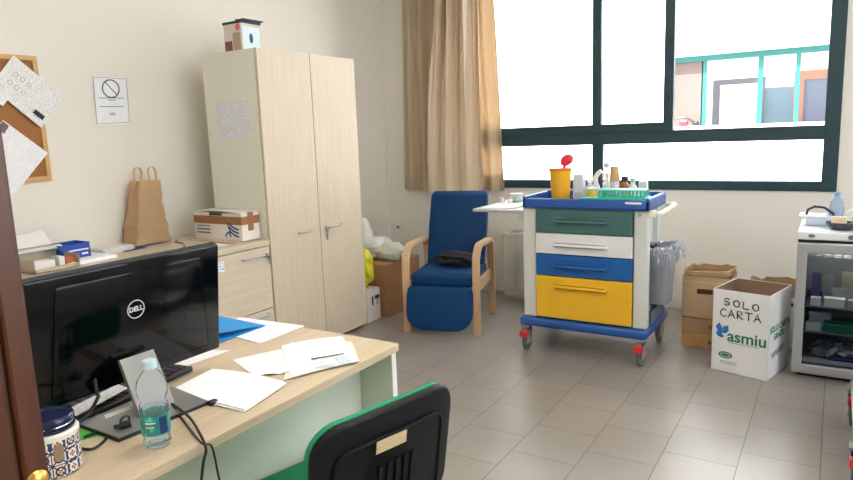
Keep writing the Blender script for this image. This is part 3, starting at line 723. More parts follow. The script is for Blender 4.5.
hd.box(-.915, -.87, 3.878, 3.918, .915, .955, .006)
hd.build('push_handle', mat('handle_white', (222, 220, 208), .4), tr, smooth=True)
M().box(-2.06, -1.70, 3.87, 4.42, .915, .935, .006).build('side_shelf', mat('shelf_grey', (178, 178, 180), .45), tr)
M().box(-1.74, -1.70, 3.90, 4.20, .86, .915).build('shelf_bracket', post_m, tr)
bk_ = M().box(-.985, -.905, 3.96, 4.34, .234, .242).box(-.985, -.905, 3.96, 3.965, .234, .32).box(-.985, -.905, 4.335, 4.34, .234, .32).box(-.909, -.905, 3.96, 4.34, .234, .32)
bk_.build('side_basket', mat('basket_grey', (96, 112, 128), .5), tr)
# waste bin hung on the trolley
wbn = thing('waste_bin', 'grey waste bin hung on the right side of the trolley', 'bin', (-.893, 4.16, .33))
bm_ = M(); b_ = bmesh.new(); rings = []
for (hx, hy, z) in ((.060, .095, .35), (.069, .112, .52), (.078, .13, .685), (.084, .137, .69), (.084, .137, .70), (.078, .13, .70), (.060, .09, .36)):
    ring = []
    for k in range(32):
        a = 2*PI*k/32; c_, s_ = math.cos(a), math.sin(a); e_ = .45
        ring.append(b_.verts.new((-.893+hx*math.copysign(abs(c_)**e_, c_), 4.16+hy*math.copysign(abs(s_)**e_, s_), z)))
    rings.append(ring)
for A, B in zip(rings, rings[1:]):
    for k in range(32): b_.faces.new((A[k], A[(k+1) % 32], B[(k+1) % 32], B[k]))
b_.faces.new(rings[0][::-1]); b_.faces.new(rings[-1])
bm_._merge(b_).build('bin', mat('bin_grey', (132, 132, 140), .5), wbn, smooth=True)
M().box(-.99, -.93, 4.10, 4.2, .69, .715).build('bracket', black_m, wbn)
plastic_clear = clear('bag_plastic', (225, 228, 235), .3, .12, .45, (212, 216, 226))
b_ = bmesh.new(); rings = []
for k in range(9):
    t = k/8; ring = []
    for i in range(48):
        a = 2*PI*i/48; c_, s_ = math.cos(a), math.sin(a); e_ = .5
        q = Vector((c_*2.4, s_*2.4, t*4))
        rr = .92+.13*math.sin(PI*min(1, t*1.1))+.10*noise.noise(q*1.7)+.05*noise.noise(q*4)
        z = .60+.11*math.sin(t*PI*.62)+.028*noise.noise(q*2.2) if t < .8 else .70+.03*noise.noise(q*2)-.2*(t-.8)
        if t > .55: rr *= 1-.9*(t-.55)
        ring.append(b_.verts.new((-.893+.090*rr*math.copysign(abs(c_)**e_, c_), 4.16+.140*rr*math.copysign(abs(s_)**e_, s_), z)))
    rings.append(ring)
for A, B in zip(rings, rings[1:]):
    for i in range(48): b_.faces.new((A[i], A[(i+1) % 48], B[(i+1) % 48], B[i]))
M()._merge(b_).build('bin_bag', plastic_clear, wbn, smooth=True)
rnd = random.Random(4)
for i in range(16):
    a = rnd.uniform(-1.7, 1.2); q0 = Vector((-.893+.088*math.cos(a), 4.16+.135*math.sin(a), .705+rnd.uniform(-.01, .03)))
    dirv = Vector((math.cos(a), math.sin(a), rnd.uniform(-.9, .5))); l_ = rnd.uniform(.03, .075)
    M().ribbon([q0+dirv*(l_*t)+Vector((rnd.uniform(-.008, .008), rnd.uniform(-.008, .008), -.03*t*t)) for t in (0, .35, .7, 1)], rnd.uniform(.012, .03), .0015, (0, .6, .8)).build('bag_fringe', plastic_clear, wbn)

# --- things on the trolley tray
TZ = .968
sh = thing('sharps_container', 'round yellow sharps bucket with raised red lid on the trolley', 'sharps bin', (-1.51, 4.06, TZ))
am = mat('amber_plastic', (252, 186, 40), .35, var=.05, scale=6)
M().lathe([(0, 0), (.054, 0), (.056, .004), (.070, .212), (.072, .217), (.072, .223), (0, .223)], (-1.51, 4.06, TZ)).build('bucket', am, sh, smooth=True)
M().lathe([(.069, .208), (.074, .21), (.075, .225), (.06, .228), (0, .229)], (-1.51, 4.06, TZ)).build('rim', mat('orange_rim', (226, 120, 30), .4), sh, smooth=True)
M().blob((0, 0, 0), (.048, .018, .034), 3, .08, 2, 1, Matrix.Translation((-1.468, 4.06, TZ+.275)) @ Matrix.Rotation(-.55, 4, 'Y')).box(-1.492, -1.474, 4.052, 4.068, TZ+.22, TZ+.255, .003).build('red_lid', mat('lid_red', (228, 46, 72), .4), sh, smooth=True)
vt = thing('vial', 'small black topped vial beside the yellow sharps bucket', 'vial', (-1.425, 4.03, TZ))
M().lathe([(0, 0), (.009, 0), (.009, .035), (.006, .04), (.006, .048), (0, .048)], (-1.425, 4.03, TZ)).build('body', black_m, vt, smooth=True)
tw = thing('tissue_box', 'tall white carton beside the yellow sharps bucket', 'box', (-1.385, 4.09, TZ))
M().box(-1.428, -1.362, 4.06, 4.12, TZ, TZ+.182, .003, 1).build('carton', mat('box_white', (214, 216, 220), .6), tw)
M().box(-1.418, -1.372, 4.0588, 4.06, TZ+.02, TZ+.07).build('printed_panel', mat('box_print', (196, 190, 196), .6, var=.15, scale=60), tw)
def bottle(name, label, x, y, r, h, bm, capm, band=None, neck=.45, caph=.02, z=TZ, cat='bottle', grp=None):
    t = thing(name, label, cat, (x, y, z), 0, grp)
    M().lathe([(0, 0), (r*.95, 0), (r, .004), (r, h*.68), (r*.9, h*.76), (r*neck, h*.86), (r*neck, h), (0, h)], (x, y, z), 20).build('body', bm, t, smooth=True)
    M().lathe([(0, h+caph), (r*neck*1.15, h+caph), (r*neck*1.3, h+caph*.8), (r*neck*1.3, h-.004), (0, h-.004)], (x, y, z), 20).build('cap', capm, t, smooth=True)
    if band: M().lathe([(r*1.015, h*.14), (r*1.015, h*.58)], (x, y, z), 20).build('label_band', band, t, smooth=True)
    return t
amber = mat('amber_bottle', (150, 88, 30), .25); wpl = mat('white_plastic', (226, 228, 226), .4); tan = mat('tan_plastic', (206, 164, 110), .5)
navy = mat('navy_cap', (28, 32, 60), .5); lbl = printed('bottle_label', (226, 226, 224), (70, 90, 150), 220, 130, .48, dens=.6)
G = 'bottles on the trolley tray'
bottle('bottle', 'clear bottle with dark ring on the tray right of the white carton', -1.36, 4.2, .030, .125, mat('clear_plastic', (196, 204, 210), .3), wpl, lbl, grp=G)
bottle('bottle', 'squat yellow labelled jar in front of the bottles', -1.312, 4.10, .034, .09, mat('yellow_jar', (226, 206, 50), .4), wpl, None, .8, .008, grp=G)
t = thing('spray_bottle', 'white spray bottle with bent trigger head at back of the tray', 'bottle', (-1.325, 4.23, TZ), 0, G)
M().lathe([(0, 0), (.024, 0), (.026, .005), (.026, .09), (.014, .12), (.012, .135), (0, .135)], (-1.33, 4.23, TZ), 20).build('body', wpl, t, smooth=True)
M().ribbon([(-1.335, 4.23, TZ+.13), (-1.33, 4.23, TZ+.155), (-1.315, 4.23, TZ+.18), (-1.295, 4.23, TZ+.195)], .026, .026, (0, 1, 0)).build('spray_head', wpl, t, smooth=True)
M().prism([(-1.300, 4.222, TZ+.175), (-1.286, 4.222, TZ+.18), (-1.285, 4.222, TZ+.13), (-1.297, 4.222, TZ+.128)], (0, .014, 0)).build('trigger', mat('grey_trigger', (96, 92, 110), .5), t)
bottle('bottle', 'pale blue squeeze bottle standing behind the green rack', -1.255, 4.17, .030, .11, mat('pale_blue_plastic', (168, 196, 230), .4), wpl, None, .35, .012, grp=G)
t = bottle('bottle', 'tall white pump bottle with clear round top', -1.262, 4.24, .026, .16, wpl, wpl, None, .4, .02, grp=G)
M().blob((-1.262, 4.24, TZ+.232), (.02, .02, .018), 2, .05).cyl((-1.262, 4.24, TZ+.175), (-1.262, 4.24, TZ+.22), .005).build('pump', mat('pump_grey', (200, 204, 210), .35), t, smooth=True)
t = thing('bottle', 'tall tan capped bottle with striped label on the trolley', 'bottle', (-1.2, 4.2, TZ), 0, G)
M().lathe([(0, 0), (.029, 0), (.030, .004), (.030, .125), (.028, .132), (0, .132)], (-1.2, 4.2, TZ), 22).build('body', lbl, t, smooth=True)
M().lathe([(.030, .13), (.032, .135), (.026, .226), (0, .228)], (-1.2, 4.2, TZ), 22).build('cap', tan, t, smooth=True)
bottle('bottle', 'amber bottle with dark cap in the middle of the row', -1.138, 4.21, .034, .14, amber, navy, mat('orange_label', (220, 150, 70), .5), .5, .022, grp=G)
bottle('bottle', 'small white labelled bottle in front of the dark capped amber one', -1.165, 4.12, .022, .10, wpl, wpl, lbl, .5, .008, grp=G)
bottle('bottle', 'small white bottle with green cap at right end of row', -1.083, 4.2, .026, .13, wpl, mat('mint_cap', (150, 206, 186), .4), lbl, .55, .022, grp=G)
o = M().box(-1.05, -1.00, 4.20, 4.25, TZ, TZ+.13, .003).build('medicine_packet', mat('pale_packet', (206, 216, 216), .5)); tag(o, 'pale packet at the right end of the row of bottles', 'packet')
# green rack, lying slightly raised at its right end
gt = thing('green_rack', 'sea green plastic test tube rack lying across the trolley tray', 'rack', (-1.105, 3.95, 1.0145), math.radians(4))
gm = mat('sea_green_plastic', (34, 182, 156), .3, var=.06)
M().prism([(-.225, -.075, .001), (.18, -.085, .001), (.18, .085, .001), (-.10, .085, .001)], (0, 0, .010), .003).build('tray', gm, gt, local=True)
rk = M().box(-.105, .165, -.065, .07, .05, .058, .003).box(-.105, .165, -.065, .07, .011, .02)
for i in range(13): rk.box(-.104+i*.0219, -.094+i*.0219, -.065, -.060, .014, .052).box(-.104+i*.0219, -.094+i*.0219, .064, .07, .014, .052)
for i in range(6): rk.box(.158, .165, -.063+i*.025, -.055+i*.025, .014, .052)
rk.build('rack', gm, gt, local=True)
o = sheet('paper_slip', [(-1.15, 3.99, 1.074), (-1.03, 4.0, 1.074), (-1.02, 3.94, 1.074), (-1.14, 3.93, 1.074)], print_m); tag(o, 'white paper slip lying on top of the green rack', 'paper')
# on the side shelf
SZ = .9355
o = sheet('paper_sheet', [(-2.04, 4.22, SZ+.001), (-1.80, 4.24, SZ+.001), (-1.78, 3.95, SZ+.001), (-2.02, 3.93, SZ+.001)], print_m, curl=lambda u, v: .004*u); tag(o, 'white sheet lying on the side shelf of the trolley', 'paper')
for (x_, y_, lb) in ((-2.0, 4.2, 'pink and white capsule pot on side shelf, left of two'), (-1.945, 4.22, 'pink and white capsule pot on side shelf, right of two')):
    t = thing('capsule_pot', lb, 'pot', (x_, y_, SZ+.006), 0, 'pots on the side shelf')
    M().lathe([(0, 0), (.016, 0), (.018, .028), (0, .028)], (x_, y_, SZ+.006), 16).build('body', white_m, t, smooth=True)
    M().lathe([(0, .036), (.012, .036), (.017, .028)], (x_, y_, SZ+.006), 16).build('lid', mat('pink_lid', (196, 130, 140), .5), t, smooth=True)
t = thing('gauze_pot', 'white ribbed gauze tub at the back of the side shelf', 'tub', (-1.955, 4.36, SZ))
gz = M().lathe([(0, 0), (.045, 0), (.045, .03), (.044, .055), (0, .057)], (-1.955, 4.36, SZ+.003), 30)
for k in range(26):
    a = 2*PI*k/26; gz.cyl((-1.955+.0455*math.cos(a), 4.36+.0455*math.sin(a), SZ+.033), (-1.955+.0455*math.cos(a), 4.36+.0455*math.sin(a), SZ+.056), .0026, seg=6)
gz.build('tub', white_m, t, smooth=True)
M().lathe([(.0458, .004), (.0458, .026)], (-1.955, 4.36, SZ+.003), 30).build('label_band', mat('mint_band', (176, 214, 204), .5), t, smooth=True)

# ------------------------------------------------------------------ boxes by the window
def open_carton(root, w, d, h, m, th=.004, local=True, inner=None, z0=.0005):
    b1 = M().box(-w/2, w/2, -d/2, -d/2+th, z0, h).box(-w/2, w/2, d/2-th, d/2, z0, h).box(-w/2, -w/2+th, -d/2, d/2, z0, h).box(w/2-th, w/2, -d/2, d/2, z0, h).box(-w/2, w/2, -d/2, d/2, z0, z0+th)
    c = b1.build('carton', m, root, local=local)
    if inner:
        e = .0012
        a, b2 = w/2-th, d/2-th
        M().box(-a, a, -b2, -b2+e, z0+th, h-.002).box(-a, a, b2-e, b2, z0+th, h-.002).box(-a, -a+e, -b2, b2, z0+th, h-.002).box(a-e, a, -b2, b2, z0+th, h-.002).build('lining', inner, root, local=local)
    return c
def liner(root, w, d, z, rise, m, seed):
    """rolled rim of a paper sack standing out of the box"""
    b_ = bmesh.new(); rings = []
    for (off, zz) in ((-.012, z-.12), (-.010, z), (-.004, z+rise), (.004, z+rise*1.05), (.010, z+rise*.6), (.009, z+.004)):
        ring = []
        for k in range(72):
            a = 2*PI*k/72; c_, s_ = math.cos(a), math.sin(a)
            hx, hy = w/2-.006+off, d/2-.006+off
            x_, y_ = hx*math.copysign(abs(c_)**.35, c_), hy*math.copysign(abs(s_)**.35, s_)
            n_ = noise.noise(Vector((x_*16+seed, y_*16, seed*2)))
            ring.append(b_.verts.new((x_-.006*n_, y_+.008*n_, zz+(.03*n_ if zz > z+.01 else 0))))
        rings.append(ring)
    for A, B in zip(rings, rings[1:]):
        for k in range(72): b_.faces.new((A[k], A[(k+1) % 72], B[(k+1) % 72], B[k]))
    bmesh.ops.recalc_face_normals(b_, faces=b_.faces[:])
    bmesh.ops.solidify(b_, geom=b_.faces[:], thickness=.002)
    return M()._merge(b_).build('paper_liner', m, root, local=True)
sack_m = mat('sack_paper', (168, 136, 102), .8, var=.12, scale=10, bump=.5, bscale=25)
# lower boxes of the stack
for (z0, z1, mm, lb) in ((0, .092, mat('cardboard_gold', (190, 150, 92), .8, var=.05), 'flat tan carton at the bottom of the stack by the bin'), (.093, .2, mat('cardboard_mid', (176, 140, 104), .8, var=.05), 'flat brown carton in the middle of the stack by the bin')):
    t = thing('flat_carton', lb, 'box', (-.645, 4.555, z0))
    M().box(-.803, -.515, 4.388, 4.66, z0+.0005, z1, .003, 1).build('carton', mm, t)
    M().box(-.64, -.56, 4.3868, 4.388, lerp(z0, z1, .4), lerp(z0, z1, .6)).build('printed_text', mat('faded_ink', (120, 88, 60), .7), t)
ub = thing('open_box', 'open brown box with hand hole lined with a brown paper sack', 'box', (-.66, 4.525, .2005))
c = open_carton(ub, .29, .275, .275, card_m)
M().box(-.055, .04, -.1392, -.1372, .165, .195, .006).build('hand_hole', mat('hole_dark', (74, 52, 34), .8), c, local=True)
M().box(-.145, .145, -.1385, -.1375, .238, .243).build('top_band', mat('card_light', (212, 176, 124), .7), c, local=True)
liner(ub, .29, .275, .275, .035, sack_m, 2)
# white paper bin
A_ = Vector((-.567, 4.028, 0)); rz = math.radians(-14)
ax = Vector((math.cos(rz), math.sin(rz), 0)); ay = Vector((-math.sin(rz), math.cos(rz), 0))
wB, dB, hB = .312, .35, .492
sb = thing('paper_recycling_box', 'tall white open box with handwritten SOLO CARTA on its front', 'box', A_+ax*wB/2+ay*dB/2, rz)
wbm = mat('white_board', (226, 226, 228), .6, var=.015)
open_carton(sb, wB, dB, hB, wbm, .004, True, mat('brown_lining', (150, 122, 100), .8))
pen = M()
GL = {'S': [[(.85, .9), (.5, 1), (.15, .85), (.2, .6), (.75, .45), (.85, .2), (.5, 0), (.1, .1)]],
      'O': [[(.5, 1), (.12, .75), (.1, .3), (.45, 0), (.85, .2), (.9, .7), (.55, 1)]],
      'L': [[(.15, 1), (.12, 0), (.9, .04)]],
      'C': [[(.9, .85), (.5, 1), (.12, .65), (.15, .2), (.55, 0), (.9, .15)]],
      'A': [[(.05, 0), (.45, 1), (.95, 0)], [(.2, .38), (.8, .38)]],
      'R': [[(.15, 0), (.12, 1), (.7, .95), (.8, .7), (.2, .5), (.9, 0)]],
      'T': [[(.0, .97), (1, 1)], [(.5, 1), (.48, 0)]]}
def write(word, x0, z0, w, h, gap, yy, slope=0):
    for i, ch in enumerate(word):
        for stroke_ in GL[ch]:
            pts = [(x0+i*(w+gap)+a*w, yy, z0+c_*h+slope*(i*(w+gap)+a*w)) for a, c_ in stroke_]
            pen.tube(pts, .0036, 6)
yF = -dB/2-.0008
write('SOLO', -.095, .405, .040, .040, .012, yF, -.06)
write('CARTA', -.115, .335, .040, .046, .007, yF, -.02)
pen.build('handwriting', mat('marker_ink', (38, 40, 44), .6), sb, local=True)
def fr_front(x_, z_): return frame_of((x_, yF, z_), (1, 0, 0), (0, 0, 1))
text('brand_lettering', 'asmiu', .094, fr_front(.040, .222), green_ink, sb, local=True, bold=.0016)
sheet('brand_strapline', [(-.06, yF, .186), (.11, yF, .186), (.11, yF, .178), (-.06, yF, .178)], printed('strap_print', (226, 226, 228), (60, 120, 100), 300, 100, .4, dens=.8), sb, local=True)
bf = M()
for pts in ([(-.115, .225), (-.135, .27), (-.115, .295), (-.095, .262), (-.095, .235)], [(-.095, .235), (-.09, .275), (-.065, .285), (-.06, .255), (-.075, .235)], [(-.125, .215), (-.135, .24), (-.10, .232), (-.085, .215), (-.10, .205)]):
    bf.prism([(a, yF, c_) for a, c_ in pts], (0, -.0008, 0))
bf.build('butterfly_emblem', mat('butterfly_blue', (24, 104, 182), .5), sb, local=True)
ov = M().prism([(-.075+.040*math.cos(a), yF, .105+.020*math.sin(a)) for a in [k*2*PI/28 for k in range(28)]], (0, -.0007, 0))
ov.build('oval_emblem', mat('oval_green', (46, 120, 96), .5), sb, local=True)
M().ribbon([(-.075+.028*math.cos(a), yF-.0012, .105+.011*math.sin(a)) for a in [k*2*PI/24 for k in range(25)]], .0006, .003, (0, 1, 0)).build('oval_ring', wbm, sb, local=True)
sheet('small_print', [(-.105, yF, .073), (-.01, yF, .073), (-.01, yF, .052), (-.105, yF, .052)], printed('small_print_ink', (226, 226, 228), (70, 90, 84), 260, 90, .4, dens=.8), sb, local=True)
xS = wB/2+.0008
def fr_side(y_, z_): return frame_of((xS, y_, z_), (0, 1, 0), (0, 0, 1))
text('side_lettering', 'SOLO CARTA', .052, fr_side(0, .285), green_ink, sb, local=True, bold=.001)
text('side_lettering', 'GRAZIE', .05, fr_side(-.01, .235), green_ink, sb, local=True, bold=.001)
pen2 = M(); pen = pen2
def wavy(x0):
    pen2.ribbon([(xS, -.12+t*.2, .13+.02*math.sin(t*40)+.02*t) for t in [q/40 for q in range(41)]], .0012, .005, (1, 0, 0))
wavy(0); pen2.build('side_scribble', mat('scribble_green', (40, 90, 70), .6), sb, local=True)
# box behind it
rb = thing('lined_box', 'pale box with brown sack lining between recycling box and fridge', 'box', (-.30, 4.80, 0))
open_carton(rb, .31, .36, .335, mat('pale_board', (206, 208, 212), .7))
M().box(.02, .12, -.1815, -.180, .28, .30, .004).build('hand_hole', ink_m, rb, local=True)
liner(rb, .31, .36, .335, .045, sack_m, 5)

# ------------------------------------------------------------------ fridge
fx0, fx1, fy0, fy1, fzt = -.155, .47, 4.09, 4.62, .838
fg = thing('glass_door_fridge', 'white medicine fridge with silver framed glass door', 'fridge', ((fx0+fx1)/2, 4.35, 0))
fwm = mat('fridge_white', (220, 222, 226), .4, var=.01)
M().box(fx0, fx0+.035, fy0+.03, fy1, .03, .79).box(fx1-.035, fx1, fy0+.03, fy1, .03, .79).box(fx0+.035, fx1-.035, fy1-.03, fy1, .03, .79).box(fx0+.035, fx1-.035, fy0+.04, fy1-.03, .03, .09).box(fx0+.035, fx1-.035, fy0+.04, fy1-.03, .775, .79).build('cabinet', mat('fridge_body', (158, 159, 160), .45), fg)
M().box(fx0-.004, fx1+.004, fy0-.004, fy1, .795, fzt, .006).build('top_panel', fwm, fg)
M().lathe([(0, .003), (.016, .003), (.017, 0), (0, 0)], mtx=Matrix.Translation((fx0+.065, fy0-.004, .817)) @ Matrix.Rotation(PI/2, 4, 'X') @ Matrix.Scale(.6, 4, (0, 1, 0))).lathe([(0, .003), (.012, .003), (.013, 0), (0, 0)], mtx=Matrix.Translation((fx0+.245, fy0-.004, .817)) @ Matrix.Rotation(PI/2, 4, 'X')).build('badge', mat('badge_grey', (110, 112, 118), .4), fg, smooth=True)
M().box(fx0+.002, fx1-.002, fy0+.01, fy0+.03, .778, .796).build('gasket', black_m, fg)
M().box(fx0+.03, fx1-.03, fy0+.06, fy1-.02, 0, .03).build('plinth', black_m, fg)
df = M().box(fx0, fx0+.05, fy0, fy0+.032, .03, .776, .006).box(fx1-.05, fx1, fy0, fy0+.032, .03, .776, .006).box(fx0+.04, fx1-.04, fy0, fy0+.032, .722, .776, .006).box(fx0+.04, fx1-.04, fy0, fy0+.032, .03, .085, .006)
dd = df.build('door', alu_m, fg)
M().box(fx0+.045, fx1-.045, fy0+.014, fy0+.018, .08, .725).build('glass', clear('fridge_glass', (206, 210, 214), .06, .05), dd)
M().box(fx0+.05, fx1-.05, fy0+.10, fy1-.03, .395, .400).build('shelf', clear('shelf_glass', (226, 232, 236), .12, .1, .12, (220, 226, 230)), fg)
M().box(fx0+.05, fx1-.05, fy0+.10, fy1-.03, .245, .250).build('shelf', clear('shelf_glass', (226, 232, 236), .12, .1, .12, (220, 226, 230)), fg)
M().box(fx0+.12, fx1-.12, fy0+.05, fy0+.075, .757, .772, .003).build('fill_strip', emit('fridge_fill', (255, 250, 240), 20.0), fg)  # glowing strip added to brighten the fridge contents
vg = M()
for i in range(9): vg.box(fx0+.13+i*.045, fx0+.165+i*.045, fy0+.10, fy0+.105, .685, .735)
vg.box(fx0+.05, fx0+.12, fy0+.10, fy0+.105, .69, .735)
vg.build('evaporator_grille', mat('grille_grey', (150, 152, 156), .5), fg)
# contents: shelf one
def packet(x, y, z, w, d, h, m, lab, grp):
    o = M().box(x-w/2, x+w/2, y-d/2, y+d/2, z+.0005, z+h, .0015, 1).build('medicine_packet', m); return tag(o, lab, 'packet', grp)
g1 = 'packets on the upper fridge shelf'
pk = mat('packet_white', (216, 216, 212), .6); pg_ = mat('packet_grey', (170, 172, 170), .6); pbeige = mat('packet_beige', (196, 188, 166), .6); ppur = mat('packet_violet', (104, 98, 150), .6)
packet(-.055, 4.23, .40, .05, .05, .045, pk, 'first white packet from the left along the front of the upper fridge shelf', g1)
packet(.035, 4.23, .40, .10, .05, .05, pk, 'wide white packet second from the left along the upper fridge shelf', g1)
packet(.125, 4.23, .40, .05, .05, .045, pg_, 'grey packet third from the left along the upper fridge shelf', g1)
packet(.20, 4.25, .40, .06, .06, .06, pk, 'white packet fourth from the left along the upper fridge shelf', g1)
packet(.12, 4.40, .40, .105, .05, .165, pbeige, 'tall beige packet standing at the back of upper fridge shelf', g1)
packet(.0, 4.40, .40, .05, .05, .14, pg_, 'tall grey packet at the back, beside the violet packet', g1)
packet(-.06, 4.40, .40, .045, .05, .15, ppur, 'violet packet at the back left of upper fridge shelf', g1)
packet(.055, 4.33, .40, .07, .04, .085, pg_, 'slanting grey packet in the middle of the upper fridge shelf', g1)
packet(.255, 4.36, .40, .07, .06, .11, pk, 'white packet at the right of the upper fridge shelf', g1)
t = thing('pill_tray', 'long green tray of packets on the lower fridge shelf', 'tray', (.12, 4.26, .2505))
M().box(-.01, .33, 4.21, 4.30, .2505, .30, .003, 1).build('tray', mat('tray_green', (30, 120, 92), .45), t)
packet(-.06, 4.24, .25, .075, .06, .04, pk, 'white packet left of the green tray on lower fridge shelf', None)
packet(-.03, 4.35, .25, .11, .05, .075, pg_, 'grey packet behind the green tray on lower fridge shelf', None)
t = M()
for i in range(9): t.blob((-.02+.045*(i % 5)+.02*random.random(), 4.26+.07*(i//5), .118+.028*random.random()), (.05, .04, .035), 2, .7, 4, i)
o = t.build('foil_pouches', mat('crinkled_foil', (196, 198, 202), .2, .7, var=.4, scale=25)); tag(o, 'heap of crumpled clear and foil pouches on the fridge floor', 'pouches', kind='stuff')
o = M().box(.02, .36, 4.2, 4.4, .0905, .105, .004).build('blue_tray', mat('tray_blue', (40, 54, 110), .5)); tag(o, 'flat dark blue tray on the fridge floor under pouches', 'tray')
# on top of the fridge
FZ = fzt+.0006
wtb = thing('water_bottle', 'pale blue plastic water bottle on top of the fridge', 'bottle', (.018, 4.42, FZ))
M().lathe([(0, 0), (.034, 0), (.037, .006), (.037, .05), (.034, .056), (.037, .062), (.037, .10), (.030, .135), (.016, .155), (.013, .162), (.013, .17), (0, .17)], (.018, 4.42, FZ), 24).build('body', clear('blue_plastic_clear', (222, 234, 246), .15, .06, .25, (190, 214, 240)), wtb, smooth=True)
M().lathe([(0, .187), (.015, .187), (.017, .183), (.017, .166), (0, .166)], (.018, 4.42, FZ), 20).build('cap', mat('cap_blue', (110, 150, 200), .4), wtb, smooth=True)
o = sheet('paper_sheet', [(-.13, 4.26, FZ+.001), (.01, 4.27, FZ+.001), (.0, 4.12, FZ+.001), (-.14, 4.11, FZ+.001)], mat('bluish_paper', (206, 216, 236), .6)); tag(o, 'pale bluish sheet at the front left of the fridge top', 'paper')
t = thing('plastic_case', 'pale plastic case with curved black handle on the fridge top', 'case', (-.07, 4.42, FZ))
M().box(-.13, .0, 4.34, 4.52, FZ, FZ+.05, .008).build('case', mat('case_pale', (196, 204, 222), .35), t)
M().box(-.165, -.03, 4.33, 4.50, FZ+.05, FZ+.056, .002).build('lid', white_m, t)
M().tube([(-.13, 4.40, FZ+.056), (-.125, 4.40, FZ+.085), (-.09, 4.40, FZ+.105), (-.04, 4.39, FZ+.10), (.0, 4.38, FZ+.07), (.012, 4.375, FZ+.05)], .007, 8).build('handle', black_m, t, smooth=True)
t = thing('kidney_dish', 'dark steel dish holding a beige packet on the fridge top', 'dish', (.03, 4.22, FZ))
M().lathe([(0, .004), (.05, .004), (.072, .03), (.077, .046), (.074, .046), (.068, .03), (.047, .008), (0, .008)], mtx=Matrix.Translation((.045, 4.22, FZ-.003)) @ Matrix.Scale(.85, 4, (0, 1, 0))).build('dish', mat('dark_steel', (84, 82, 88), .25, .7), t, smooth=True)
o = M().box(-.005, .068, 4.185, 4.225, FZ+.012, FZ+.075, .003, 1).build('beige_packet', mat('packet_cream', (226, 206, 178), .5)); tag(o, 'cream packet standing in the dark steel dish', 'packet')
t = thing('otoscope', 'steel hand instrument with white tube leaning on the dish', 'instrument', (.1, 4.25, FZ))
M().tube([(.075, 4.21, FZ+.012), (.12, 4.22, FZ+.03), (.145, 4.25, FZ+.045), (.13, 4.29, FZ+.06)], [.018, .024, .022, .016], 12).build('head', mat('gunmetal', (110, 106, 112), .3, .6), t, smooth=True)
M().cyl((.066, 4.27, FZ+.085), (.125, 4.29, FZ+.135), .008).build('tube', white_m, t, smooth=True)
o = M().tube([(.11, 4.44, FZ+.085), (.15, 4.43, FZ+.10), (.20, 4.42, FZ+.10), (.26, 4.41, FZ+.06), (.30, 4.40, FZ+.008), (.36, 4.40, FZ+.006)], .005, 8).build('black_tubing', black_m, smooth=True); tag(o, 'black rubber tubing arching over the right of the fridge top', 'tubing')
t = thing('plastic_bag', 'clear bluish plastic bag behind the steel instrument on the fridge', 'bag', (.16, 4.46, FZ))
M().blob((.17, 4.46, FZ+.045), (.07, .06, .045), 3, .3, 3, 4).build('bag', clear('bag_blue', (206, 214, 236), .3, .1, .5, (196, 206, 232)), t, smooth=True)

# ------------------------------------------------------------------ second trolley at the right edge: only its wheels reach into view
t2 = thing('instrument_trolley', 'trolley beyond the right edge showing red braked wheels', 'trolley', (.46, 3.2, 0))
M().box(.115, .80, 2.82, 3.58, .19, .215, .006).box(.13, .80, 2.82, 3.58, .80, .825, .006).build('shelf', steel_m, t2)
pl_ = M()
for xx in (.135, .78):
    for yy in (2.84, 3.56): pl_.cyl((xx, yy, .19), (xx, yy, .95), .012)
pl_.build('post', chrome_m, t2)
for xx, yy in ((.132, 3.53), (.132, 2.87), (.78, 3.53), (.78, 2.87)): caster(t2, xx, yy, xx < .5, top=.19)

# ------------------------------------------------------------------ desk
dk = thing('office_desk', 'oak topped desk with pale green panels in the foreground', 'desk', (-1.68, 1.08, 0))
DX0_, DX1_, DY0, DY1, DT = -2.08, -1.235, .40, 1.762, .74
pg_m = mat('pale_green_laminate', (200, 208, 194), .5, var=.02)
M().box(DX0_, DX1_, DY0, DY1, DT-.028, DT, .002, 1).build('top', oak_dk, dk)
M().box(DX0_+.03, DX1_-.012, DY1-.032, DY1-.008, 0, DT-.028).build('end_panel', pg_m, dk)
M().box(DX0_+.03, DX1_-.018, DY0+.028, DY0+.052, 0, DT-.028).build('end_panel', pg_m, dk)
M().box(DX1_-.012, DX1_-.009, DY1-.032, DY1-.008, 0, DT-.028).build('edge_strip', white_m, dk)
M().box(-1.405, -1.385, DY0+.052, DY1-.032, .06, DT-.028).build('modesty_panel', pg_m, dk)

# monitor
mo = thing('computer_monitor', 'black monitor on the desk, seen from behind', 'monitor', (-1.53, .98, DT))
mx0, my0, my1, mz0, mz1 = -1.60, .742, 1.315, .803, 1.142
bk = M()
bk.box(mx0-.035, mx0-.012, my0, my1, mz0, mz1, .006)
bk.build('bezel', black_m, mo)
bkp = M().prism([(mx0-.014, my0+.004, mz0+.004), (mx0-.014, my1-.004, mz0+.004), (mx0-.014, my1-.004, mz1-.004), (mx0-.014, my0+.004, mz1-.004)], (.014, 0, 0), .005)
rear = bkp.build('rear_cover', gloss_black, mo, smooth=True)
M().prism([(mx0-.001, my0+.05, mz0+.03), (mx0-.001, my1-.05, mz0+.03), (mx0-.001, my1-.075, mz1-.03), (mx0-.001, my0+.075, mz1-.03)], (.005, 0, 0), .004).build('raised_panel', gloss_black, rear, smooth=True)
M().box(mx0-.0355, mx0-.0345, my0+.015, my1-.015, mz0+.02, mz1-.015).build('screen', mat('dark_screen', (12, 13, 16), .2), mo)
lc_ = P(135.3, 308.3, x=mx0+.025)
fr_l = frame_of((mx0+.0052, lc_.y, lc_.z), (0, 1, 0), (0, 0, 1))
silver = mat('silver_print', (214, 216, 220), .4, .3)
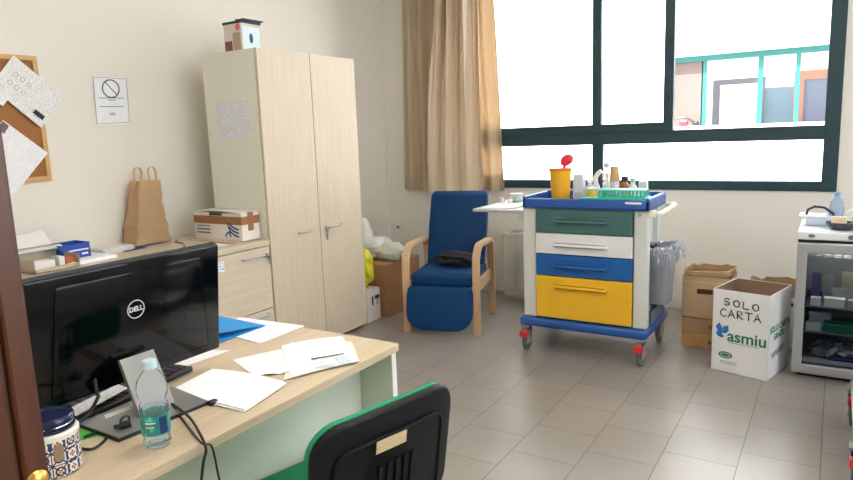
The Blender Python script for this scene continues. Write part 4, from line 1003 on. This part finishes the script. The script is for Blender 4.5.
M().ribbon([(mx0+.0055, lc_.y+.0245*math.cos(a), lc_.z+.0245*math.sin(a)) for a in [k*2*PI/40 for k in range(41)]], .0008, .0024, (1, 0, 0)).build('logo_ring', silver, rear)
text('logo_lettering', 'DELL', .0185, fr_l, silver, rear, bold=.0006)
TM = Matrix.Translation((mx0, 0, mz0)) @ Matrix.Rotation(math.radians(6.3), 4, 'Y') @ Matrix.Translation((-mx0, 0, -mz0))
for ch_ in mo.children: ch_.matrix_local = RM[mo.name].inverted() @ TM @ RM[mo.name] @ ch_.matrix_local
# stand
sil = mat('stand_silver', (150, 150, 148), .35, .5, var=.03)
M().prism([(-1.60, .845, DT), (-1.418, .842, DT), (-1.405, 1.10, DT), (-1.59, 1.125, DT)], (0, 0, .009), .002).build('stand_base', black_m, mo)
M().prism([(-1.598, .847, DT+.009), (-1.421, .845, DT+.009), (-1.408, 1.098, DT+.009), (-1.588, 1.122, DT+.009)], (0, 0, .002)).build('base_plate', sil, mo)
M().prism([(-1.466, .938, DT+.011), (-1.466, 1.04, DT+.011), (-1.565, 1.06, .885), (-1.565, .958, .885)], (-.012, 0, -.004), .001).build('stand_neck', sil, mo)
sheet('base_sticker', [P(104, 415, z=DT+.0115), P(129, 406, z=DT+.0115), P(131, 409, z=DT+.0115), P(106, 418.5, z=DT+.0115)], mat('sticker_white', (224, 224, 220), .5), mo)
# keyboard, behind the stand
kb = thing('keyboard', 'black computer keyboard on the desk under the monitor', 'keyboard', (-1.68, 1.02, DT+.001), math.radians(8))
M().prism([(.055, -.225, .001), (.055, .225, .001), (-.075, .225, .001), (-.075, -.225, .001)], (0, 0, .016), .004).build('body', black_m, kb, local=True)
kk = M()
for r_ in range(5):
    for c_ in range(15): kk.box(-.064+r_*.0215, -.046+r_*.0215, -.215+c_*.0288, -.191+c_*.0288, .0165, .0215, .0015, 1)
ky = kk.build('keys', mat('key_black', (24, 25, 28), .45), kb, local=True)

# papers on the desk
DZ_ = DT+.0012
def dsheet(name, px, m, lab, dz=0, cat='paper', curl_=None, thick=.0008, grp=None):
    o = sheet(name, [P(u, v, z=DZ_+dz) for u, v in px], m, None, thick, curl_); tag(o, lab, cat, grp); return o
PG = 'papers on the desk'
for i, (da, db, lab) in enumerate(((0, 0, 'bottom sheet of the white paper pile nearest the bottle'), (2, -1.5, 'middle sheet of the white paper pile nearest the bottle'), (-1.2, -3, 'blank top sheet of the white paper pile nearest the bottle'))):
    q = [(168+da, 395+db), (215+da*2, 371.5+db), (285+da, 385+db), (245+da, 412+db)]
    dsheet('paper_sheet', q, paper_m if i else print_m, lab, .001+i*.0022, curl_=(lambda a: lambda u, v: a*math.sin(PI*v)*(.4+.6*u)+.002*u*v)(.006), grp=PG)
dsheet('envelope', [(232.4, 359.8), (283, 348.6), (294, 372), (256, 377)], printed('envelope_print', (240, 240, 240), (140, 140, 145), 110, 110, .52, dens=.2), 'crumpled pale envelope left under the printed letter', .001, 'envelope', lambda u, v: .006*abs(math.sin(u*5))*v, grp=PG)
dsheet('paper_sheet', [(290, 342.5), (352, 342), (359, 361), (284, 380)], paper_dim, 'creased sheet mostly hidden under the printed letter', .003, 'paper', lambda u, v: .003*abs(math.sin(u*4)), grp=PG)
lt = dsheet('letter', [(281.3, 345.7), (342, 336.3), (359.6, 361.8), (290.7, 375)], paper_m, 'printed letter with blue stamp on top near desk corner', .006, 'paper', lambda u, v: .005*math.sin(PI*u)*(1-v)+.003*v*u, grp=PG)
Zl = DZ_+.0118
def lq(px, m, nm): sheet(nm, [P(u, v, z=Zl) for u, v in px], m, lt, .0004, n=3)
lq([(311, 358.5), (344, 353), (344.3, 353.7), (311.3, 359.3)], ink_m, 'printed_line')
lq([(313, 361), (332, 357.5), (336, 364), (316, 367.5)], printed('letter_block', (228, 229, 234), (110, 118, 150), 80, 140, .45, dens=.5), 'printed_block')
lq([(336, 357), (346, 355), (351, 361), (340, 363.5)], printed('stamp_block', (216, 226, 236), (100, 150, 190), 120, 130, .42, dens=.7), 'blue_stamp')
dsheet('paper_sheet', [(212, 330), (240, 317), (304.5, 325.8), (260, 343.5)], printed('red_form', (234, 236, 244), (200, 110, 140), 60, 90, .56, dens=.45), 'printed form with pink stamp half under the blue folder', .001, grp=PG)
dsheet('paper_sheet', [(150, 372), (205, 350), (231, 350), (172, 371)], print_m, 'white sheet on the desk sticking out from under the monitor', .001, grp=PG)
dsheet('paper_sheet', [(66, 410), (118, 384), (128, 388), (76, 416)], print_m, 'white sheet behind the keyboard at the monitor foot', .0255, grp=PG)
fo_ = thing('document_folder', 'bright blue document folder lying open beside the monitor', 'folder', P(240, 328, z=DT))
bf_m = mat('folder_blue', (12, 136, 206), .4, var=.04)
sheet('cover', [P(196, 312, z=DT+.045), P(219, 316, z=DT+.032), P(265, 325, z=DT+.006), P(214, 334, z=DT+.03)], bf_m, fo_, .0015)
sheet('cover', [P(192, 336, z=DT+.004), P(222, 333, z=DT+.004), P(265.5, 325.6, z=DT+.0045), P(215, 344, z=DT+.004)], bf_m, fo_, .0015)
o = sheet('green_card', [P(76, 431, z=DZ_), P(94, 427, z=DZ_), P(106, 434, z=DZ_), P(78, 441, z=DZ_)], mat('green_card', (78, 176, 72), .55)); tag(o, 'small green card on the desk beside the patterned jar', 'card')
# mat edge
o = dsheet('red_folder', [(176, 391), (200, 377), (214, 378), (180, 396)], mat('maroon_card', (120, 40, 50), .5), 'dark red card edge between keyboard and white paper pile', .0005, 'card')
# usb receiver on stand
t = thing('usb_cable_end', 'black plug lying on the silver monitor base', 'plug', P(123, 424, z=DT+.012))
M().tube([P(114, 427, z=DT+.019), P(120, 426, z=DT+.019)], .0055, 8).tube([P(120, 426, z=DT+.019), P(131, 423, z=DT+.021)], .009, 10).build('plug', black_m, t, smooth=True)
M().tube([P(125, 420, z=DT+.024)+Vector((0, .012*math.cos(a), .010*math.sin(a))) for a in [k*2*PI/14 for k in range(14)]], .003, 8, True).build('ring', black_m, t, smooth=True)

# jar
jc = Vector((-1.4285, .696, DT+.0006))
jr = thing('patterned_jar', 'round tin with blue and white tile pattern and navy lid', 'jar', jc)
jm, N, L, b = newmat('majolica_pattern')
tcn = N.new('ShaderNodeTexCoord'); sp = N.new('ShaderNodeSeparateXYZ'); L.new(tcn.outputs['Object'], sp.inputs[0])
def mth(op, a, bb=None):
    n = N.new('ShaderNodeMath'); n.operation = op
    for i, v in enumerate((a, bb)):
        if v is None: continue
        if isinstance(v, (int, float)): n.inputs[i].default_value = v
        else: L.new(v, n.inputs[i])
    return n.outputs[0]
ang = mth('MULTIPLY', mth('ARCTAN2', sp.outputs['Y'], sp.outputs['X']), 6/PI)
zz = mth('MULTIPLY', sp.outputs['Z'], 1/.030)
cv = N.new('ShaderNodeCombineXYZ'); L.new(ang, cv.inputs[0]); L.new(zz, cv.inputs[1])
ck = N.new('ShaderNodeTexChecker'); ck.inputs['Scale'].default_value = .5; ck.inputs['Color1'].default_value = (0, 0, 0, 1); ck.inputs['Color2'].default_value = (1, 1, 1, 1); L.new(cv.outputs[0], ck.inputs[0])
fu = mth('SUBTRACT', mth('FRACT', ang), .5); fv = mth('SUBTRACT', mth('FRACT', zz), .5)
rad = mth('SQRT', mth('ADD', mth('MULTIPLY', fu, fu), mth('MULTIPLY', fv, fv)))
ring = mth('LESS_THAN', mth('ABSOLUTE', mth('SUBTRACT', rad, .3)), .07)
star = mth('LESS_THAN', mth('MULTIPLY', mth('ABSOLUTE', mth('SUBTRACT', mth('ABSOLUTE', fu), mth('ABSOLUTE', fv))), 1), .07)
pat = mth('MAXIMUM', ring, star)
edge = mth('GREATER_THAN', mth('MAXIMUM', mth('ABSOLUTE', fu), mth('ABSOLUTE', fv)), .46)
xo = mth('ABSOLUTE', mth('SUBTRACT', pat, ck.outputs['Fac']))
sel = mth('MAXIMUM', mth('MULTIPLY', edge, 1), mth('SUBTRACT', 1, xo))
mixc = N.new('ShaderNodeMix'); mixc.data_type = 'RGBA'; mixc.inputs[6].default_value = lin((226, 218, 202)); mixc.inputs[7].default_value = lin((34, 48, 98))
L.new(sel, mixc.inputs[0]); 
dot = mth('LESS_THAN', rad, .13); m2 = N.new('ShaderNodeMix'); m2.data_type = 'RGBA'; m2.inputs[7].default_value = lin((206, 120, 84)); L.new(dot, m2.inputs[0]); L.new(mixc.outputs[2], m2.inputs[6])
L.new(m2.outputs[2], b.inputs['Base Color']); b.inputs['Roughness'].default_value = .3
M().lathe([(0, 0), (.053, 0), (.056, .003), (.056, .080), (.0555, .082)], jc, 40).build('body', jm, jr, smooth=True, origin=jc)
jh = .082
cer = mat('jar_white', (226, 222, 212), .3)
M().lathe([(.0555, jh), (.0575, jh+.004), (.0575, jh+.011), (.053, jh+.015), (.048, jh+.015), (0, jh+.015)], jc, 40).build('rim', cer, jr, smooth=True)
navy_g = mat('navy_lid', (14, 26, 60), .25)
M().lathe([(.0495, jh+.0155), (.051, jh+.018), (.051, jh+.023), (.047, jh+.025), (.047, jh+.029), (.051, jh+.031), (.051, jh+.042), (.048, jh+.046), (.044, jh+.045), (.042, jh+.041), (0, jh+.041)], jc, 40).build('lid', navy_g, jr, smooth=True)
M().lathe([(.0482, jh+.0255), (.0488, jh+.027), (.0482, jh+.0285)], jc, 40).build('clasp_ring', chrome_m, jr, smooth=True)
M().tube([jc+Vector((.052*math.cos(t_), .052*math.sin(t_), jh+.027)) for t_ in (-.62, -.5, -.38)], .0035, 8).build('clasp', navy_g, jr, smooth=True)
dv = Vector((math.cos(-.25), math.sin(-.25), 0))
M().prism([jc+dv*.0567+Vector((-dv.y, dv.x, 0))*s_*.0095+Vector((0, 0, z_)) for s_, z_ in ((-1, .040), (1, .040), (1, .074), (-1, .074))], dv*.001, 0).build('label_plate', mat('tan_label', (150, 126, 108), .4, .3), jr)

# water bottle on the desk
bc = Vector((-1.325, .882, DT+.0006))
wb_ = thing('water_bottle', 'small clear water bottle with teal label on the desk', 'bottle', bc)
pet = clear('clear_pet', (252, 254, 255), .07, .04, .07, (236, 244, 247))
prof = [(0, .004), (.018, .0), (.026, .002), (.029, .010), (.0285, .03), (.030, .034), (.030, .082), (.0285, .088), (.030, .094), (.030, .102), (.0255, .112), (.0265, .118), (.0315, .130), (.0325, .145), (.030, .162), (.022, .178), (.014, .188), (.0125, .193), (.0125, .20)]
prof = [(a*1.08, c_*.975) for a, c_ in prof]
M().lathe(prof, bc, 28).build('body', pet, wb_, smooth=True)
M().lathe([(0, .208), (.0145, .208), (.016, .205), (.016, .192), (.0165, .189), (.0135, .189)], bc, 24).build('cap', mat('cap_pale_blue', (186, 214, 222), .35), wb_, smooth=True)
ml, N, L, b = newmat('teal_label')
tcn = N.new('ShaderNodeTexCoord'); no = N.new('ShaderNodeTexNoise'); no.inputs['Scale'].default_value = 45; L.new(tcn.outputs['Object'], no.inputs['Vector'])
rp = N.new('ShaderNodeValToRGB'); rp.color_ramp.elements[0].position = .38; rp.color_ramp.elements[0].color = lin((20, 120, 140)); rp.color_ramp.elements[1].position = .62; rp.color_ramp.elements[1].color = lin((70, 196, 200))
e_ = rp.color_ramp.elements.new(.56); e_.color = lin((60, 150, 110)); L.new(no.outputs['Fac'], rp.inputs[0]); L.new(rp.outputs[0], b.inputs['Base Color']); b.inputs['Roughness'].default_value = .35
M().lathe([(.0330, .034), (.0330, .082)], bc, 36).build('label_band', ml, wb_, smooth=True)
lb_ = M()
for t0, t1, z_, h_ in ((-1.3, -.6, .066, .003), (-1.3, -.7, .056, .002)):
    lb_.ribbon([bc+Vector((.0336*math.cos(t_), .0336*math.sin(t_), z_)) for t_ in [lerp(t0, t1, q/6) for q in range(7)]], h_, .0005, (0, 0, 1))
lb_.build('label_line', white_m, wb_)
lb_ = M().ribbon([bc+Vector((.0335*math.cos(t_), .0335*math.sin(t_), .058)) for t_ in [lerp(-.35, .25, q/6) for q in range(7)]], .040, .0004, (0, 0, 1))
lb_.build('label_panel', mat('navy_label', (24, 52, 96), .4), wb_)
M().lathe([(0, .006), (.022, .004), (.028, .011), (.028, .095), (0, .095)], bc, 28).build('water', clear('water', (240, 250, 251), .08, .02, .03, (200, 232, 236)), wb_, smooth=True)

# cables
def cable(name, pts, r, lab):
    # smooth the polyline
    pts = [Vector(p) for p in pts]; out = []
    for i in range(len(pts)-1):
        p0 = pts[max(i-1, 0)]; p1 = pts[i]; p2 = pts[i+1]; p3 = pts[min(i+2, len(pts)-1)]
        for k in range(6):
            t_ = k/6
            out.append(.5*((2*p1)+(-p0+p2)*t_+(2*p0-5*p1+4*p2-p3)*t_*t_+(-p0+3*p1-3*p2+p3)*t_**3))
    out.append(pts[-1])
    o = M().tube(out, r, 8).build(name, black_m, smooth=True); tag(o, lab, 'cable', 'cables on the desk'); return o
zc = DT+.004
cable('black_cable', [P(168, 401, z=DT+.016), P(178, 408, z=zc+.01), P(190, 418, z=zc+.012), P(200, 434, z=zc+.012), P(206, 449, z=.742), Vector((-1.222, .925, .70)), Vector((-1.222, .905, .62)), Vector((-1.25, .88, .40)), Vector((-1.28, .85, .06))], .0035, 'thicker black cable looping over the desk edge beside the bottle')
cable('black_cable', [P(172, 404, z=DT+.016), P(180, 416, z=zc), P(192, 432, z=zc), P(203, 444, z=zc+.003), Vector((-1.222, .952, .728)), Vector((-1.222, .962, .66)), Vector((-1.23, .975, .56)), Vector((-1.27, .98, .3)), Vector((-1.29, .98, .05))], .0026, 'thinner black cable hanging beside the thicker one off the desk')
cable('black_cable', [P(79, 448, z=zc), P(92, 449, z=zc), P(104, 441, z=zc), P(106, 434, z=zc+.001), P(99, 431, z=zc+.002), P(92, 434, z=zc+.002), P(84, 437, z=zc+.002)], .0035, 'short black cable looped on the desk behind the patterned jar')
cable('black_cable', [Vector((mx0+.012, .90, .85)), Vector((mx0+.03, .89, .82)), P(98, 397, z=.80), P(90, 412, z=.776), P(82, 420, z=.768), P(74, 426, z=.764)], .0045, 'black cable dropping from the back of the monitor to the desk')
o = M().box(-1.402, -1.385, 1.09, 1.115, DT, DT+.014, .004).build('black_clip', black_m); tag(o, 'small black clip at the corner of the monitor foot', 'clip')

# ------------------------------------------------------------------ chair in front
ch = thing('office_chair', 'green upholstered chair with black plastic back shell at the desk', 'chair', (-1.145, 1.235, .0), math.radians(76.5))
gv = mat('green_fabric', (8, 130, 88), .75, var=.06, bump=.1, bscale=300)
bpl = mat('shell_black', (8, 11, 15), .5, var=.1, spec=.25)
def backplate(w, h, r, y0, z0, tilt, thick, bev, bow=.0):
    pts = []
    for (cx_, cz_, a0) in ((w/2-r, h-r, 0), (-w/2+r, h-r, PI/2), (-w/2+r*.8, r*.8, PI), (w/2-r*.8, r*.8, 3*PI/2)):
        rr = r if cz_ > h/2 else r*.8
        for k in range(7):
            a = a0+k/6*PI/2; pts.append((cx_+rr*math.cos(a), 0, cz_+rr*math.sin(a)))
    m = M().prism(pts, (0, thick, 0), bev, 3)
    T_ = Matrix.Translation((0, y0, z0)) @ Matrix.Rotation(tilt, 4, 'X')
    for v in m.bm.verts: v.co.y += bow*((v.co.x/(w/2))**2)
    bmesh.ops.transform(m.bm, matrix=T_, verts=m.bm.verts)
    return m
M().box(-.21, .21, -.20, .22, .425, .475, .022, 3).build('seat', gv, ch, local=True, smooth=True)
M().box(-.20, .20, -.19, .21, .41, .428, .006).build('seat_pan', bpl, ch, local=True)
tl = math.radians(9)
backplate(.425, .325, .080, -.264, .505, tl, .020, .008, .03).build('backrest', gv, ch, local=True, smooth=True)
shl = backplate(.43, .325, .080, -.288, .505, tl, .024, .008, .03).build('back_shell', bpl, ch, local=True, smooth=True)
rim = M()
def onb(x_, z_, dy): 
    p = Matrix.Translation((0, -.288, .505)) @ Matrix.Rotation(tl, 4, 'X') @ Vector((x_, dy+.03*(x_/.21)**2, z_)); return p
for xx in (-.05, -.025, 0, .025, .05): rim.ribbon([onb(xx, .03, -.003), onb(xx, .12, -.003), onb(xx, .195, -.003)], .009, .008, (1, 0, 0))
loop = []
for (cx_, cz_, a0) in ((.12, .22, 0), (-.12, .22, PI/2), (-.12, .06, PI), (.12, .06, 3*PI/2)):
    for k in range(6):
        a = a0+k/5*PI/2; loop.append(onb(cx_+.045*math.cos(a), cz_+.04*math.sin(a), -.002))
rim.tube(loop, .004, 8, True)
rim.build('moulded_ribs', bpl, shl, local=True, smooth=True)
sheet('asset_label', [onb(-.065, .262, -.0045), onb(.025, .262, -.0045), onb(.025, .230, -.0045), onb(-.065, .230, -.0045)], printed('asset_print', (206, 186, 146), (150, 130, 96), 200, 160, .45, dens=.5), shl, local=True, thick=.0008)
for sx in (-1, 1):
    M().tube([(sx*.17, -.262, .56), (sx*.17, -.285, .50), (sx*.175, -.262, .44), (sx*.175, -.18, .415), (sx*.175, .0, .405)], .0125, 10).build('back_bracket', black_m, ch, local=True, smooth=True)
M().cyl((.165, -.285, .505), (.20, -.285, .505), .012).build('bracket_bolt', chrome_m, ch, local=True)
for (lx, ly) in ((-.18, -.17), (.18, -.17), (-.18, .18), (.18, .18)):
    M().tube([(lx, ly, .41), (lx*1.12, ly*1.15, .012), (lx*1.12, ly*1.15, 0)], [.0125, .0125, .015], 10).build('leg', black_m, ch, local=True, smooth=True)

# ------------------------------------------------------------------ added fill panels, daylight
fillm = emit('fill_diffuser', (255, 251, 244), 8.0)  # glowing panels added out of view to fill the room with light
for i, (lx, ly, lab) in enumerate(((-1.2, 1.7, 'added fill light panel above the desk'), (.9, 1.2, 'added fill light panel near the door'), (0, -.9, 'added fill light panel in the corridor'))):
    t = thing('fill_panel', lab, 'fill light', (lx, ly, ZC))
    M().box(lx-.31, lx+.31, ly-.31, ly+.31, ZC-.045, ZC-.0005, .004).build('housing', white_m, t)
    M().box(lx-.29, lx+.29, ly-.29, ly+.29, ZC-.049, ZC-.0455).build('diffuser', fillm, t)

w = bpy.data.worlds.new('sky'); S.world = w; w.use_nodes = True
bgn = w.node_tree.nodes['Background']; bgn.inputs[0].default_value = (.86, .93, 1, 1); bgn.inputs[1].default_value = 2.6
sl_ = bpy.data.lights.new('sun', 'SUN'); sl_.energy = 6.0; sl_.angle = math.radians(.6); sl_.color = (1, .96, .9)
so_ = bpy.data.objects.new('sun', sl_); COL.objects.link(so_)
so_.rotation_euler = Vector((.22, .62, -.75)).to_track_quat('-Z', 'Y').to_euler()
so_.location = (0, -6, 12)
al = bpy.data.lights.new('window_portal', 'AREA'); al.shape = 'RECTANGLE'; al.size = RZ1-RZ0; al.size_y = RY1-RY0; al.cycles.is_portal = True
ao = bpy.data.objects.new('window_portal', al); COL.objects.link(ao); ao.location = (XR+.26, (RY0+RY1)/2, (RZ0+RZ1)/2); ao.rotation_euler = (0, PI/2, 0)
for nm, x0, x1 in (('window_portal', WX0, WX1), ('window_portal', VX0, VX1)):
    al = bpy.data.lights.new(nm, 'AREA'); al.shape = 'RECTANGLE'; al.size = x1-x0; al.size_y = WZ1-WZ0
    al.cycles.is_portal = True
    ao = bpy.data.objects.new(nm, al); COL.objects.link(ao)
    ao.location = ((x0+x1)/2, YB+.26, (WZ0+WZ1)/2); ao.rotation_euler = (-PI/2, 0, 0)

S.view_settings.view_transform = 'Standard'; S.view_settings.look = 'None'; S.view_settings.gamma = 1
S.view_settings.use_curve_mapping = False
S.view_settings.exposure = 1.58
try:
    S.cycles.use_denoising = True; S.cycles.denoiser = 'OPENIMAGEDENOISE'
    S.cycles.max_bounces = 10; S.cycles.diffuse_bounces = 6; S.cycles.glossy_bounces = 4; S.cycles.transparent_max_bounces = 16
    S.cycles.sample_clamp_indirect = 8; S.cycles.caustics_reflective = False; S.cycles.caustics_refractive = False
except Exception: pass
